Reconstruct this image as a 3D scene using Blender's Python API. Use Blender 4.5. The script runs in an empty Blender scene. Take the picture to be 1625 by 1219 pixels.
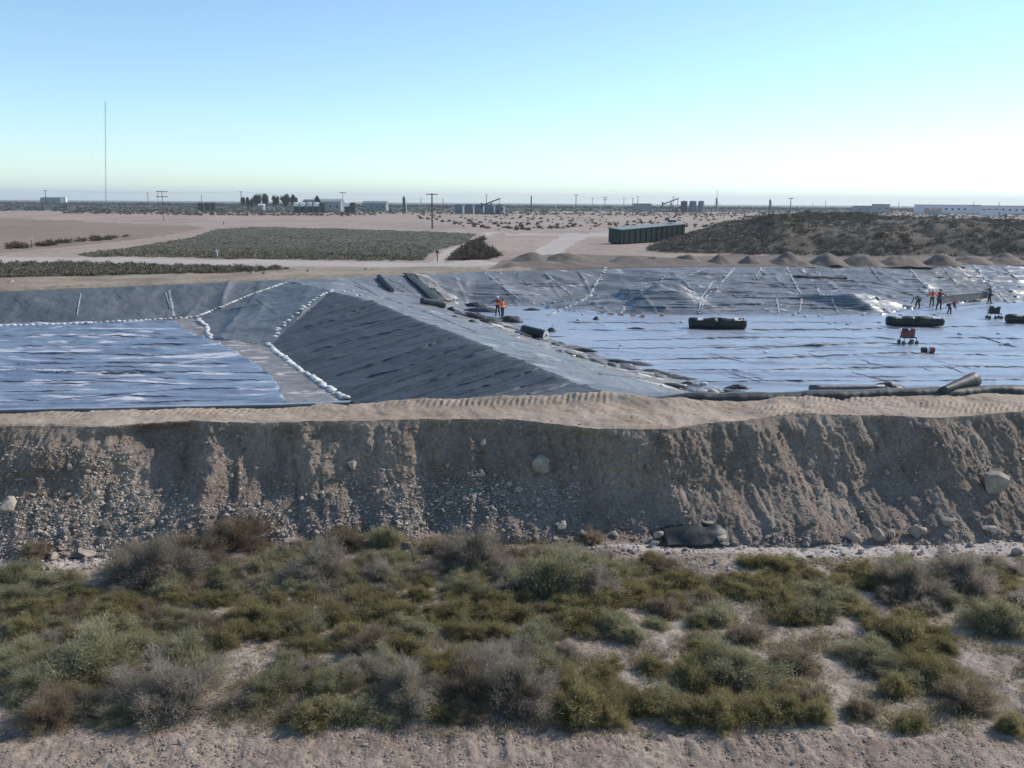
import bpy, math, random
import numpy as np
from mathutils import Vector, Matrix
from mathutils.bvhtree import BVHTree
from mathutils.geometry import delaunay_2d_cdt
R = math.radians
scene = bpy.context.scene
C = scene.collection

# ------------------------------------------------------------------ camera, world, sun, exposure
F = 1400.0; CX, CY = 812.5, 609.5; CAMZ = 10.0
PITCH = math.atan(287.75 / F); ROLL = R(0.405)
_r0 = np.array([1.0, 0, 0]); _u0 = np.array([0, math.sin(PITCH), math.cos(PITCH)]); FW = np.array([0, math.cos(PITCH), -math.sin(PITCH)])
RT = _r0 * math.cos(ROLL) + _u0 * math.sin(ROLL)
UP = -_r0 * math.sin(ROLL) + _u0 * math.cos(ROLL)
cam_d = bpy.data.cameras.new('camera'); cam = bpy.data.objects.new('camera', cam_d); C.objects.link(cam)
cam_d.sensor_fit = 'HORIZONTAL'; cam_d.angle = 2 * math.atan(812.5 / F)
cam_d.clip_start = 0.5; cam_d.clip_end = 40000
M = Matrix.Identity(4)
for i in range(3):
    M[i][0] = RT[i]; M[i][1] = UP[i]; M[i][2] = -FW[i]
M[2][3] = CAMZ
cam.matrix_world = M
scene.camera = cam

SUN_AZ, SUN_EL = R(62), R(34)
S = Vector((math.sin(SUN_AZ) * math.cos(SUN_EL), math.cos(SUN_AZ) * math.cos(SUN_EL), math.sin(SUN_EL)))
world = bpy.data.worlds.new('World'); scene.world = world; world.use_nodes = True
wn = world.node_tree.nodes; wl = world.node_tree.links
bg = wn['Background']; sky = wn.new('ShaderNodeTexSky'); sky.sky_type = 'NISHITA'; sky.sun_disc = False
sky.sun_elevation = SUN_EL; sky.sun_rotation = SUN_AZ
sky.altitude = 900; sky.air_density = 1.0; sky.dust_density = 0.15; sky.ozone_density = 1.0
bg.inputs[1].default_value = 0.128
tint = wn.new('ShaderNodeVectorMath'); tint.operation = 'MULTIPLY'; tint.inputs[1].default_value = (.85, 1.0, 1.06)
wl.new(sky.outputs[0], tint.inputs[0]); wl.new(tint.outputs[0], bg.inputs[0])
sd = bpy.data.lights.new('sun', 'SUN'); so = bpy.data.objects.new('sun', sd); C.objects.link(so)
sd.energy = 3.6; sd.angle = R(0.53); sd.color = (1.0, 0.92, 0.83)
so.rotation_euler = S.to_track_quat('Z', 'Y').to_euler(); so.location = (30, 30, 60)
scene.view_settings.view_transform = 'Standard'; scene.view_settings.look = 'None'
scene.view_settings.exposure = 0.42; scene.view_settings.gamma = 1.0
try: scene.view_settings.use_curve_mapping = False
except Exception: pass

# ------------------------------------------------------------------ helpers: projection
def ray(px, py):
    return RT * ((px - CX) / F) + UP * ((CY - py) / F) + FW
def P(px, py, z):
    d = ray(px, py); t = (z - CAMZ) / d[2]
    return (d[0] * t, d[1] * t, z)
def PD(px, py, dist):
    d = ray(px, py); t = dist / d[1]
    return (d[0] * t, d[1] * t, CAMZ + d[2] * t)
def hz(px): return 316 + 0.00708 * px
def proj(x, y, z):
    x = np.asarray(x, float); y = np.asarray(y, float); z = np.asarray(z, float) - CAMZ
    a = x * RT[0] + y * RT[1] + z * RT[2]; b = x * UP[0] + y * UP[1] + z * UP[2]; c = x * FW[0] + y * FW[1] + z * FW[2]
    c = np.where(c < 0.05, 0.05, c)
    return CX + F * a / c, CY - F * b / c
def inpoly(px, py, poly):
    px = np.asarray(px); py = np.asarray(py); r = np.zeros(px.shape, bool); n = len(poly)
    for i in range(n):
        x1, y1 = poly[i]; x2, y2 = poly[(i + 1) % n]
        if y1 == y2: continue
        c = ((y1 > py) != (y2 > py)) & (px < (x2 - x1) * (py - y1) / (y2 - y1) + x1)
        r ^= c
    return r

# ------------------------------------------------------------------ helpers: noise
def _h(ix, iy, s):
    n = (ix.astype(np.int64) * 374761393 + iy.astype(np.int64) * 668265263 + int(s) * 1274126177) & 0xffffffff
    n = ((n ^ (n >> 13)) * 1103515245) & 0xffffffff
    n = ((n ^ (n >> 16)) * 2654435761) & 0xffffffff
    return ((n ^ (n >> 15)) & 0xffffff) / float(0xffffff) * 2 - 1
def vn(x, y, s=0):
    x = np.asarray(x, float); y = np.asarray(y, float)
    x0 = np.floor(x); y0 = np.floor(y); fx = x - x0; fy = y - y0
    fx = fx * fx * fx * (fx * (fx * 6 - 15) + 10); fy = fy * fy * fy * (fy * (fy * 6 - 15) + 10)
    a = _h(x0, y0, s); b = _h(x0 + 1, y0, s); c = _h(x0, y0 + 1, s); d = _h(x0 + 1, y0 + 1, s)
    return (a * (1 - fx) + b * fx) * (1 - fy) + (c * (1 - fx) + d * fx) * fy
def fbm(x, y, s=0, o=4, g=0.5):
    r = 0; a = 1; t = 0; k = 1
    for i in range(o):
        r = r + a * vn(x * k + 17.3 * i, y * k - 9.1 * i, s + i * 31); t += a; a *= g; k *= 2.03
    return r / t
def ridge(x, y, s=0, o=3):
    r = 0; a = 1; t = 0; k = 1
    for i in range(o):
        r = r + a * (1 - np.abs(vn(x * k, y * k, s + i * 57)) * 2) ; t += a; a *= .5; k *= 2.1
    return r / t
def sstep(a, b, x):
    t = np.clip((np.asarray(x, float) - a) / (b - a), 0, 1); return t * t * (3 - 2 * t)

# ------------------------------------------------------------------ helpers: objects
def tag(o, label=None, cat=None, group=None, kind=None):
    if label: o['label'] = label
    if cat: o['category'] = cat
    if group: o['group'] = group
    if kind: o['kind'] = kind
    return o
def empty(name, loc=(0, 0, 0), rz=0, sc=1):
    o = bpy.data.objects.new(name, None); C.objects.link(o); o.location = loc; o.rotation_euler[2] = rz
    o.scale = (sc, sc, sc); o.empty_display_size = .3
    return o
def link(name, me, parent=None, loc=None, rot=None, sc=None):
    o = bpy.data.objects.new(name, me); C.objects.link(o)
    if parent: o.parent = parent
    if loc is not None: o.location = loc
    if rot is not None: o.rotation_euler = rot
    if sc is not None: o.scale = sc
    return o
def npmesh(name, V, Fc, mat=None, smooth=False):
    """V (n,3), Fc (m,k) numpy arrays"""
    V = np.asarray(V, np.float32); Fc = np.asarray(Fc, np.int32)
    me = bpy.data.meshes.new(name); m, k = Fc.shape
    me.vertices.add(len(V)); me.vertices.foreach_set('co', V.ravel())
    me.loops.add(m * k); me.loops.foreach_set('vertex_index', Fc.ravel())
    me.polygons.add(m); me.polygons.foreach_set('loop_start', np.arange(0, m * k, k, dtype=np.int32))
    me.update(calc_edges=True)
    if smooth: me.polygons.foreach_set('use_smooth', np.ones(m, bool))
    if mat: me.materials.append(mat)
    me.validate(); return me
def gridfaces(nr, nc):
    i = np.arange(nr - 1)[:, None] * nc + np.arange(nc - 1)[None, :]
    return np.stack([i, i + 1, i + nc + 1, i + nc], -1).reshape(-1, 4)
def subset(V, Fc, mask):
    f = Fc[mask]; u, inv = np.unique(f, return_inverse=True)
    return V[u], inv.reshape(f.shape)

class MB:
    """collects simple solids into one mesh"""
    def __init__(s): s.v = []; s.f = []; s.mi = []; s.m = 0
    def add(s, v, f):
        b = len(s.v); s.v += [tuple(q) for q in v]; s.f += [tuple(i + b for i in q) for q in f]; s.mi += [s.m] * len(f); return s
    def box(s, c, d, rz=0, rx=0, ry=0, taper=1.0):
        m = Matrix.Rotation(rz, 3, 'Z') @ Matrix.Rotation(ry, 3, 'Y') @ Matrix.Rotation(rx, 3, 'X')
        v = []
        for z in (-1, 1):
            t = taper if z > 0 else 1
            for x, y in ((-1, -1), (1, -1), (1, 1), (-1, 1)):
                q = m @ Vector((x * d[0] / 2 * t, y * d[1] / 2 * t, z * d[2] / 2)); v.append((q[0] + c[0], q[1] + c[1], q[2] + c[2]))
        return s.add(v, [(3, 2, 1, 0), (4, 5, 6, 7), (0, 1, 5, 4), (1, 2, 6, 5), (2, 3, 7, 6), (3, 0, 4, 7)])
    def tube(s, pts, rads, n=8, cap=True, sq=1.0, jit=0, rnd=None):
        pts = [Vector(p) for p in pts]; rings = []
        if not isinstance(rads, (list, tuple)): rads = [rads] * len(pts)
        for i, p in enumerate(pts):
            d = (pts[min(i + 1, len(pts) - 1)] - pts[max(i - 1, 0)]).normalized()
            a = d.cross(Vector((0, 0, 1)));
            if a.length < 1e-3: a = Vector((1, 0, 0))
            a.normalize(); b = d.cross(a).normalized()
            for k in range(n):
                t = 2 * math.pi * k / n; r = rads[i] * (1 + (rnd.uniform(-jit, jit) if jit else 0))
                rings.append(p + a * math.cos(t) * r + b * math.sin(t) * r * sq)
        f = []
        for i in range(len(pts) - 1):
            for k in range(n):
                k2 = (k + 1) % n; f.append((i * n + k, i * n + k2, (i + 1) * n + k2, (i + 1) * n + k))
        if cap: f.append(tuple(range(n - 1, -1, -1))); f.append(tuple((len(pts) - 1) * n + k for k in range(n)))
        return s.add(rings, f)
    def mesh(s, name, mats, smooth=False):
        me = bpy.data.meshes.new(name); me.from_pydata(s.v, [], s.f)
        mats = mats if isinstance(mats, (list, tuple)) else [mats]
        for m in mats: me.materials.append(m)
        me.polygons.foreach_set('material_index', s.mi)
        if smooth: me.polygons.foreach_set('use_smooth', [True] * len(s.f))
        me.update(); return me
    def build(s, name, mats, parent=None, smooth=False, **k):
        return link(name, s.mesh(name, mats, smooth), parent, **k)

# ------------------------------------------------------------------ materials
def mat(name, cols, scale=1.0, rough=.9, bump=.3, bscale=20, bdist=.03, spec=.25, stretch=(1, 1, 1), world_co=True,
        fine=.25, fscale=None, rvar=0.0, pale=None, metallic=0, dust_glint=None, rough2=None, rrange=None):
    m = bpy.data.materials.new(name); m.use_nodes = True; nt = m.node_tree; n = nt.nodes; l = nt.links
    b = n['Principled BSDF']; b.inputs['Roughness'].default_value = rough; b.inputs['Metallic'].default_value = metallic
    try: b.inputs['Specular IOR Level'].default_value = spec
    except Exception: pass
    if world_co:
        g = n.new('ShaderNodeNewGeometry'); co = g.outputs['Position']
    else:
        g = n.new('ShaderNodeTexCoord'); co = g.outputs['Object']
    mp = n.new('ShaderNodeMapping'); mp.inputs['Scale'].default_value = stretch; l.new(co, mp.inputs[0])
    def noise(sc, det=6, r=.6, src=mp.outputs[0], dist=0.0):
        t = n.new('ShaderNodeTexNoise'); t.inputs['Scale'].default_value = sc; t.inputs['Detail'].default_value = det
        t.inputs['Roughness'].default_value = r; t.inputs['Distortion'].default_value = dist; l.new(src, t.inputs['Vector']); return t.outputs['Fac']
    a = noise(scale, 8, .62)
    rp = n.new('ShaderNodeValToRGB'); e = rp.color_ramp.elements
    while len(e) < len(cols): e.new(.5)
    for i, c in enumerate(cols):
        e[i].position = .32 + .36 * i / max(1, len(cols) - 1); e[i].color = (*c, 1)
    l.new(a, rp.inputs[0]); col = rp.outputs[0]
    def mul(colr, fac, lo, hi):
        mr = n.new('ShaderNodeMapRange'); mr.inputs[1].default_value = .3; mr.inputs[2].default_value = .7
        mr.inputs[3].default_value = lo; mr.inputs[4].default_value = hi; l.new(fac, mr.inputs[0])
        x = n.new('ShaderNodeVectorMath'); x.operation = 'SCALE'; l.new(colr, x.inputs[0]); l.new(mr.outputs[0], x.inputs['Scale']); return x.outputs[0]
    if fine: col = mul(col, noise(fscale or scale * 14, 4, .7), 1 - fine, 1 + fine)
    if rvar:
        oi = n.new('ShaderNodeObjectInfo'); mr = n.new('ShaderNodeMapRange'); mr.inputs[3].default_value = 1 - rvar; mr.inputs[4].default_value = 1 + rvar
        l.new(oi.outputs['Random'], mr.inputs[0]); x = n.new('ShaderNodeVectorMath'); x.operation = 'SCALE'
        l.new(col, x.inputs[0]); l.new(mr.outputs[0], x.inputs['Scale']); col = x.outputs[0]
    rsock = None
    if dust_glint:      # (colour, scale, threshold, softness, stretch, patch roughness)
        dc, ds, th, sf, st, dr = dust_glint
        mp2 = n.new('ShaderNodeMapping'); mp2.inputs['Scale'].default_value = st; l.new(co, mp2.inputs[0])
        d = noise(ds, 7, .62, mp2.outputs[0], .6)
        mr = n.new('ShaderNodeMapRange'); mr.inputs[1].default_value = th; mr.inputs[2].default_value = th + sf; l.new(d, mr.inputs[0])
        mx = n.new('ShaderNodeMix'); mx.data_type = 'RGBA'; l.new(mr.outputs[0], mx.inputs[0]); l.new(col, mx.inputs[6]); mx.inputs[7].default_value = (*dc, 1); col = mx.outputs[2]
        m2 = n.new('ShaderNodeMapRange'); m2.inputs[3].default_value = rough; m2.inputs[4].default_value = dr; l.new(mr.outputs[0], m2.inputs[0]); l.new(m2.outputs[0], b.inputs['Roughness'])
    if rrange:
        m2 = n.new('ShaderNodeMapRange'); m2.inputs[1].default_value = .3; m2.inputs[2].default_value = .7; m2.inputs[3].default_value = rrange[0]; m2.inputs[4].default_value = rrange[1]
        l.new(noise(rrange[2], 4), m2.inputs[0]); l.new(m2.outputs[0], b.inputs['Roughness'])
    l.new(col, b.inputs['Base Color'])
    if bump:
        bp = n.new('ShaderNodeBump'); bp.inputs['Strength'].default_value = bump; bp.inputs['Distance'].default_value = bdist
        l.new(noise(bscale, 8, .65), bp.inputs['Height']); l.new(bp.outputs[0], b.inputs['Normal'])
    return m
def flat(name, c, rough=.7, fine=.15, scale=3, **k):
    return mat(name, [tuple(x * .85 for x in c), tuple(min(1, x * 1.12) for x in c)], scale=scale, rough=rough, fine=fine, bump=k.pop('bump', 0), world_co=False, **k)

MT = dict(
    sand=mat('pale_sand', [(.21, .165, .125), (.32, .26, .21), (.42, .35, .285)], .9, bump=.8, bscale=9, bdist=.05, fine=.3, fscale=14),
    gravel=mat('gravel_soil', [(.20, .15, .115), (.30, .235, .185), (.38, .305, .24)], 1.6, bump=.9, bscale=16, bdist=.05, fine=.35, fscale=26),
    bank=mat('bank_soil', [(.175, .135, .105), (.25, .195, .155), (.33, .265, .215)], .55, bump=1.0, bscale=9, bdist=.12, fine=.3, fscale=11, stretch=(1, 1, .7)),
    bench=mat('bench_soil', [(.27, .205, .15), (.36, .28, .21), (.42, .335, .26)], .8, bump=.5, bscale=14, bdist=.03, fine=.15),
    plain=mat('plain_soil', [(.27, .205, .165), (.33, .255, .205), (.38, .30, .245)], .05, bump=.3, bscale=1, bdist=.1, fine=.15, fscale=.9, stretch=(1, .35, 1)),
    dry=mat('dry_field_soil', [(.21, .155, .11), (.265, .20, .148)], .05, bump=.3, bscale=1, bdist=.1, fine=.12, fscale=.6, stretch=(1, .5, 1)),
    road=mat('road_dust', [(.38, .33, .29), (.46, .40, .35)], .15, bump=.2, bscale=2, bdist=.05, fine=.08),
    ochre=mat('ochre_soil', [(.19, .15, .11), (.27, .215, .155), (.34, .28, .215)], .25, bump=.5, bscale=3, bdist=.08, fine=.2, fscale=2),
    scrubsoil=mat('scrub_field_soil', [(.085, .077, .054), (.115, .102, .073)], .12, bump=.6, bscale=2, bdist=.1, fine=.3, fscale=2.2),
    farscrub=mat('far_scrub_soil', [(.06, .062, .05), (.095, .092, .075)], .02, bump=0, fine=.25, fscale=.12, stretch=(1, .3, 1)),
    hill=mat('hill_soil', [(.085, .071, .054), (.12, .10, .078)], .18, bump=.8, bscale=2, bdist=.2, fine=.3, fscale=2),
    pile=mat('pile_soil', [(.14, .112, .09), (.20, .163, .134)], .6, bump=.6, bscale=5, bdist=.08, fine=.2),
)
DUSTP = (.42, .40, .40)
MT['floor_l'] = mat('liner_left_floor', [(.16, .20, .265), (.23, .27, .33)], .4, rough=.33, spec=1.0, bump=.6, bscale=1.4, bdist=.2, fine=.1, stretch=(.3, 1, 1),
                    dust_glint=((.58, .56, .58), 1.1, .55, .05, (.22, .75, 1), .6))  # white glints painted into the liner colour as pale patches
MT['floor_r'] = mat('liner_right_floor', [(.27, .30, .355), (.36, .385, .43)], .3, rough=.28, spec=1.0, bump=.5, bscale=1.6, bdist=.12, fine=.12, stretch=(.4, 1, 1),
                    dust_glint=((.45, .44, .45), .5, .60, .1, (.3, 1, 1), .6))
MT['slope_l'] = mat('textile_left_slope', [(.085, .095, .10), (.13, .14, .145)], .5, rough=.5, spec=.6, bump=.9, bscale=1.3, bdist=.15, fine=.2, fscale=3)
MT['slope_r'] = mat('textile_far_slope', [(.14, .145, .15), (.22, .225, .23)], .4, rough=.37, spec=.75, bump=.7, bscale=1.3, bdist=.13, fine=.2, fscale=3, stretch=(.5, 1, 1),
                    dust_glint=((.42, .41, .42), 1.1, .60, .06, (.4, 1, 1), .55))
MT['divider'] = mat('textile_divider_shaded', [(.045, .052, .058), (.075, .083, .09)], .45, rough=.6, spec=.35, bump=.8, bscale=1.6, bdist=.1, fine=.15)  # darker copy of the ridge fabric, left face shade put into the colour
MT['strip'] = mat('textile_strip_lit', [(.13, .135, .14), (.20, .205, .205)], .45, rough=.45, spec=.8, bump=.7, bscale=1.6, bdist=.1, fine=.2,
                    dust_glint=((.34, .33, .32), .8, .57, .08, (.6, 1, 1), .6))  # same ridge fabric painted lighter as its sunlit side, with real dust
MT['apron'] = mat('textile_apron', [(.15, .145, .14), (.26, .25, .235)], .8, rough=.6, spec=.4, bump=.7, bscale=2, bdist=.1, fine=.25,
                  dust_glint=((.48, .46, .44), 1.1, .55, .05, (.4, 1, 1), .7))
MT['fold_shade'] = mat('shaded_fold', [(.045, .055, .07), (.07, .083, .10)], 1.5, rough=.65, spec=.4, bump=0, fine=.3, fscale=2)  # dark colour paints wrinkle shadow onto the raised folds
MT['seam'] = mat('weld_seam', [(.24, .245, .25), (.38, .38, .38)], 1.5, rough=.6, spec=.4, bump=0, fine=.3, fscale=2)
MT['blackliner'] = mat('black_liner', [(.014, .018, .019), (.027, .033, .033)], 1.5, rough=.58, spec=.5, bump=.4, bscale=4, bdist=.05, fine=.2)
MT['greyliner'] = mat('grey_liner', [(.07, .08, .08), (.12, .13, .13)], 1.2, rough=.5, spec=.5, bump=.5, bscale=3, bdist=.05, fine=.2)
MT['bag'] = flat('sandbag_white', (.66, .64, .61), .8, .2, 4, rvar=.22, bump=.3, bscale=12, bdist=.02)
MT['stone'] = mat('pale_stone', [(.21, .17, .135), (.31, .26, .215), (.41, .355, .30)], 3, rough=.9, bump=.6, bscale=14, bdist=.03, fine=.2, world_co=False, rvar=.28)
MT['smallstone'] = mat('small_stones', [(.22, .18, .15), (.42, .365, .315), (.62, .56, .50)], 5, rough=.9, bump=.3, bscale=30, bdist=.02, fine=.3, fscale=16)
MT['pebble'] = mat('pebbles', [(.17, .125, .09), (.28, .22, .17), (.44, .37, .30)], 9, rough=.9, bump=0, fine=.3, fscale=30)
def leaf(name, cols, sc=4, rv=.16, tr=.55):
    m = mat(name, cols, sc, rough=.85, bump=0, spec=.12, fine=.35, fscale=22, world_co=False, rvar=rv)
    nt = m.node_tree; b = nt.nodes['Principled BSDF']; out = nt.nodes['Material Output']
    t = nt.nodes.new('ShaderNodeBsdfTranslucent'); mx = nt.nodes.new('ShaderNodeMixShader'); mx.inputs[0].default_value = tr
    nt.links.new(b.inputs['Base Color'].links[0].from_socket, t.inputs['Color']); nt.links.new(b.outputs[0], mx.inputs[1]); nt.links.new(t.outputs[0], mx.inputs[2]); nt.links.new(mx.outputs[0], out.inputs['Surface'])
    return m
MT['olive'] = leaf('olive_leaves', [(0.194, 0.172, 0.08), (0.286, 0.25, 0.122), (0.377, 0.319, 0.168)])
MT['sage'] = leaf('sage_leaves', [(0.243, 0.23, 0.139), (0.34, 0.319, 0.195), (0.438, 0.407, 0.261)])
MT['grey'] = leaf('grey_twigs', [(0.243, 0.21, 0.165), (0.34, 0.297, 0.237), (0.45, 0.395, 0.32)])
MT['brown'] = leaf('brown_twigs', [(0.194, 0.153, 0.103), (0.273, 0.218, 0.152), (0.352, 0.289, 0.206)])
MT['stem'] = flat('stem_bark', (.12, .095, .075), .9)
MT['darkscrub'] = mat('dark_scrub', [(.12, .108, .075), (.175, .155, .11), (.23, .20, .15)], .6, rough=.9, bump=0, spec=.1, fine=.3, fscale=5)
MT['hillscrub'] = mat('hill_scrub', [(.13, .11, .083), (.19, .16, .125), (.25, .21, .17)], .3, rough=.9, bump=0, spec=.1, fine=.3, fscale=3)
MT['fieldscrub'] = mat('field_scrub', [(.16, .142, .095), (.22, .195, .135), (.27, .24, .175)], .3, rough=.9, bump=0, spec=.1, fine=.2, fscale=2)
MT['farleaf'] = mat('far_leaves', [(.035, .045, .028), (.06, .07, .042)], .3, rough=.9, bump=0, spec=.1, fine=.3, fscale=3)
MT['drybrush'] = mat('dry_brush', [(.09, .065, .048), (.14, .105, .078)], .6, rough=.9, bump=0, spec=.1, fine=.3, fscale=5)
MT['litter'] = leaf('ground_litter', [(0.219, 0.191, 0.117), (0.328, 0.289, 0.185), (0.45, 0.395, 0.271)])
MT['wood'] = flat('pole_wood', (.10, .08, .065), .85)
MT['steel'] = flat('grey_steel', (.25, .26, .27), .5, metallic=.3)
MT['darksteel'] = flat('dark_steel', (.03, .034, .038), .7)
MT['tankdark'] = flat('tank_blue_grey', (.13, .16, .19), .8)
MT['white'] = flat('white_paint', (.78, .78, .76), .5)
MT['green'] = mat('green_paint', [(.012, .028, .024), (.02, .042, .034)], .8, rough=.5, bump=0, fine=.15, world_co=False)
MT['rollgreen'] = mat('roll_wrap', [(.010, .018, .015), (.02, .034, .027)], 1.0, rough=.5, bump=.5, bscale=5, bdist=.04, fine=.2, world_co=False)
MT['red'] = flat('red_brown_paint', (.16, .045, .045), .5)
MT['pinkish'] = flat('pinkish_wrap', (.42, .22, .2), .7)
MT['orange'] = flat('orange_vest', (.80, .13, .05), .7)
MT['yellow'] = flat('reflective_strip', (.75, .8, .5), .5)
MT['navy'] = flat('dark_trousers', (.035, .04, .06), .85)
MT['khaki'] = flat('olive_shirt', (.10, .11, .08), .85)
MT['maroon'] = flat('dark_red_shirt', (.14, .04, .045), .85)
MT['skin'] = flat('skin', (.36, .21, .15), .6)
MT['rubber'] = flat('rubber', (.02, .02, .022), .7)
MT['wall_a'] = flat('building_grey', (.24, .27, .28), .7)
MT['wall_g'] = flat('building_green', (.07, .12, .11), .7)
MT['wall_w'] = flat('building_pale', (.60, .60, .66), .7)
MT['glass'] = flat('dark_glass', (.03, .04, .05), .2)

# ------------------------------------------------------------------ terrain lines (pixel guides turned into world lines)
def wl_line(pts): # -> sorted world arrays x,y,z
    a = np.array([P(*p) for p in pts]); a = a[np.argsort(a[:, 0])]; return a
LEFT, RIGHT = -600, 2200
foot = wl_line([(LEFT, 900, .3), (0, 888, .3), (160, 880, .3), (400, 862, .3), (650, 858, .3), (1000, 862, .3), (1150, 866, .3), (1400, 862, .3), (1625, 857, .3), (RIGHT, 850, .3)])
lip = wl_line([(LEFT, 682, 3.2), (0, 676, 3.2), (170, 676, 3.2), (300, 668, 3.2), (390, 672, 3.2), (600, 667, 3.2), (800, 666, 3.2), (850, 670, 3.18), (950, 680, 3.12), (1060, 681, 3.12), (1110, 673, 3.15), (1180, 668, 3.2), (1260, 657, 3.25), (1400, 659, 3.2), (1480, 664, 3.2), (1625, 652, 3.3), (RIGHT, 650, 3.3)])
back = wl_line([(LEFT, 670, 3.25), (0, 657, 3.25), (440, 648, 3.3), (700, 639, 3.35), (850, 634, 3.45), (960, 630, 3.5), (1040, 636, 3.4), (1180, 638, 3.3), (1300, 634, 3.35), (1625, 625, 3.4), (RIGHT, 620, 3.4)])
rim = wl_line([(LEFT, 475, 3), (0, 461, 3), (180, 454, 3), (455, 443, 3), (540, 439, 3), (640, 435, 3), (760, 430, 3), (1000, 425, 3), (1300, 422, 3), (1625, 420, 3), (RIGHT, 419, 3)])
def li(a, x, k=1): return np.interp(x, a[:, 0], a[:, k])

# ------------------------------------------------------------------ pit height model
chains = [
    [(LEFT, 522, .8), (0, 516, .8), (150, 513, .8), (310, 504, .8), (335, 538, .8), (430, 547, .8), (470, 580, .8), (550, 637, .8)],
    [(310, 504, .8), (455, 448, 2.85)],
    [(525, 462, 2.8), (430, 547, .8)],
    [(455, 448, 2.85), (525, 462, 2.8)],
    [(525, 462, 2.8), (590, 478, 2.8), (640, 500, 2.8), (690, 517, 2.8), (760, 545, 2.85), (810, 565, 2.9), (850, 580, 2.95), (900, 602, 3.1)],
    [(705, 488, .6), (740, 500, .15), (800, 512, 0), (870, 540, 0), (960, 572, 0), (1050, 597, 0), (1180, 629, 0)],
    [(705, 488, .6), (745, 485, .1), (850, 487, 0), (900, 493, 0), (1000, 499, 0), (1150, 500, 0), (1400, 500, 0), (1460, 487, 0), (1540, 480, 0), (1625, 479, 0), (RIGHT, 479, 0)],
    [(905, 489, .3), (990, 474, .95), (1110, 471, 1.1), (1250, 472, 1.0), (1380, 474, .9), (1435, 485, .3)],
]
cv = []; ce = []
def addchain(pts, world=False):
    b = len(cv)
    for p in pts: cv.append(tuple(p) if world else P(*p))
    for i in range(len(pts) - 1): ce.append((b + i, b + i + 1))
for c in chains: addchain(c)
addchain([tuple(r) for r in back], True); addchain([tuple(r) for r in rim], True)
wb = lambda x, dy, z: (x, float(li(back, x)) + dy, z)
addchain([wb(-60, 5, .8), wb(-30, 5, .8), wb(-12, 5, .8), wb(-6, 5.2, .8)], True)
addchain([wb(13, 6.5, 0), wb(25, 6.5, 0), wb(45, 6.5, 0), wb(70, 6.5, 0)], True)
addchain([wb(-6, 5.2, .8), P(550, 637, .8)], True); addchain([P(1180, 629, 0), wb(13, 6.5, 0)], True)
for q in [(1040, 449, 2.5), (1075, 453, 2.1), (1000, 458, 1.9), (1350, 463, 1.8), (1310, 470, 1.2), (1390, 472, 1.1)]: cv.append(P(*q))
for px in (900, 960, 1040, 1120, 1200, 1300, 1400, 1500, 1600, 1800, 2100):
    q = PD(px, 440, 93 + (px - 1000) * .004); cv.append((q[0], q[1], .45))
cv.append(tuple(wb(3.5, 1.5, 3.3)))
vo, eo, fo, *_ = delaunay_2d_cdt([Vector(c[:2]) for c in cv], ce, [], 0, 1e-4, True)
def _zat(v, orig):
    return np.mean([cv[i][2] for i in orig]) if orig else None
ov = _[0] if _ else None
zs = []
for i, v in enumerate(vo):
    if ov[i]: zs.append(np.mean([cv[k][2] for k in ov[i]]))
    else:
        dd = [((v.x - c[0]) ** 2 + (v.y - c[1]) ** 2, c[2]) for c in cv]; dd.sort(); w = [1 / (d + .01) for d, _z in dd[:3]]
        zs.append(sum(a * b[1] for a, b in zip(w, dd[:3])) / sum(w))
GX0, GX1, GY0, GY1, GS = -75., 110., 20., 135., .4
gx = np.arange(GX0, GX1, GS); gy = np.arange(GY0, GY1, GS); GXX, GYY = np.meshgrid(gx, gy)
ZG = np.full(GXX.shape, np.nan)
for f in fo:
    a, b, c = [(vo[i].x, vo[i].y, zs[i]) for i in f[:3]]
    i0 = max(0, int((min(a[0], b[0], c[0]) - GX0) / GS) - 1); i1 = min(len(gx), int((max(a[0], b[0], c[0]) - GX0) / GS) + 2)
    j0 = max(0, int((min(a[1], b[1], c[1]) - GY0) / GS) - 1); j1 = min(len(gy), int((max(a[1], b[1], c[1]) - GY0) / GS) + 2)
    if i1 <= i0 or j1 <= j0: continue
    X = GXX[j0:j1, i0:i1]; Y = GYY[j0:j1, i0:i1]
    det = (b[1] - c[1]) * (a[0] - c[0]) + (c[0] - b[0]) * (a[1] - c[1])
    if abs(det) < 1e-9: continue
    w0 = ((b[1] - c[1]) * (X - c[0]) + (c[0] - b[0]) * (Y - c[1])) / det
    w1 = ((c[1] - a[1]) * (X - c[0]) + (a[0] - c[0]) * (Y - c[1])) / det; w2 = 1 - w0 - w1
    ok = (w0 > -1e-6) & (w1 > -1e-6) & (w2 > -1e-6)
    ZG[j0:j1, i0:i1] = np.where(ok, w0 * a[2] + w1 * b[2] + w2 * c[2], ZG[j0:j1, i0:i1])
ZB = np.where(GYY < li(back, GXX) + .5, li(back, GXX, 2), 3.0)
ZG = np.where(np.isnan(ZG), ZB, ZG)
for _i in range(1):
    Zp = np.pad(ZG, 1, mode='edge'); ZG = (Zp[1:-1, 1:-1] * 4 + Zp[:-2, 1:-1] + Zp[2:, 1:-1] + Zp[1:-1, :-2] + Zp[1:-1, 2:]) / 8
def zpit(x, y):
    fx = np.clip((x - GX0) / GS, 0, len(gx) - 1.001); fy = np.clip((y - GY0) / GS, 0, len(gy) - 1.001)
    ix = fx.astype(int); iy = fy.astype(int); fx = fx - ix; fy = fy - iy
    return (ZG[iy, ix] * (1 - fx) + ZG[iy, ix + 1] * fx) * (1 - fy) + (ZG[iy + 1, ix] * (1 - fx) + ZG[iy + 1, ix + 1] * fx) * fy

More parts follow.
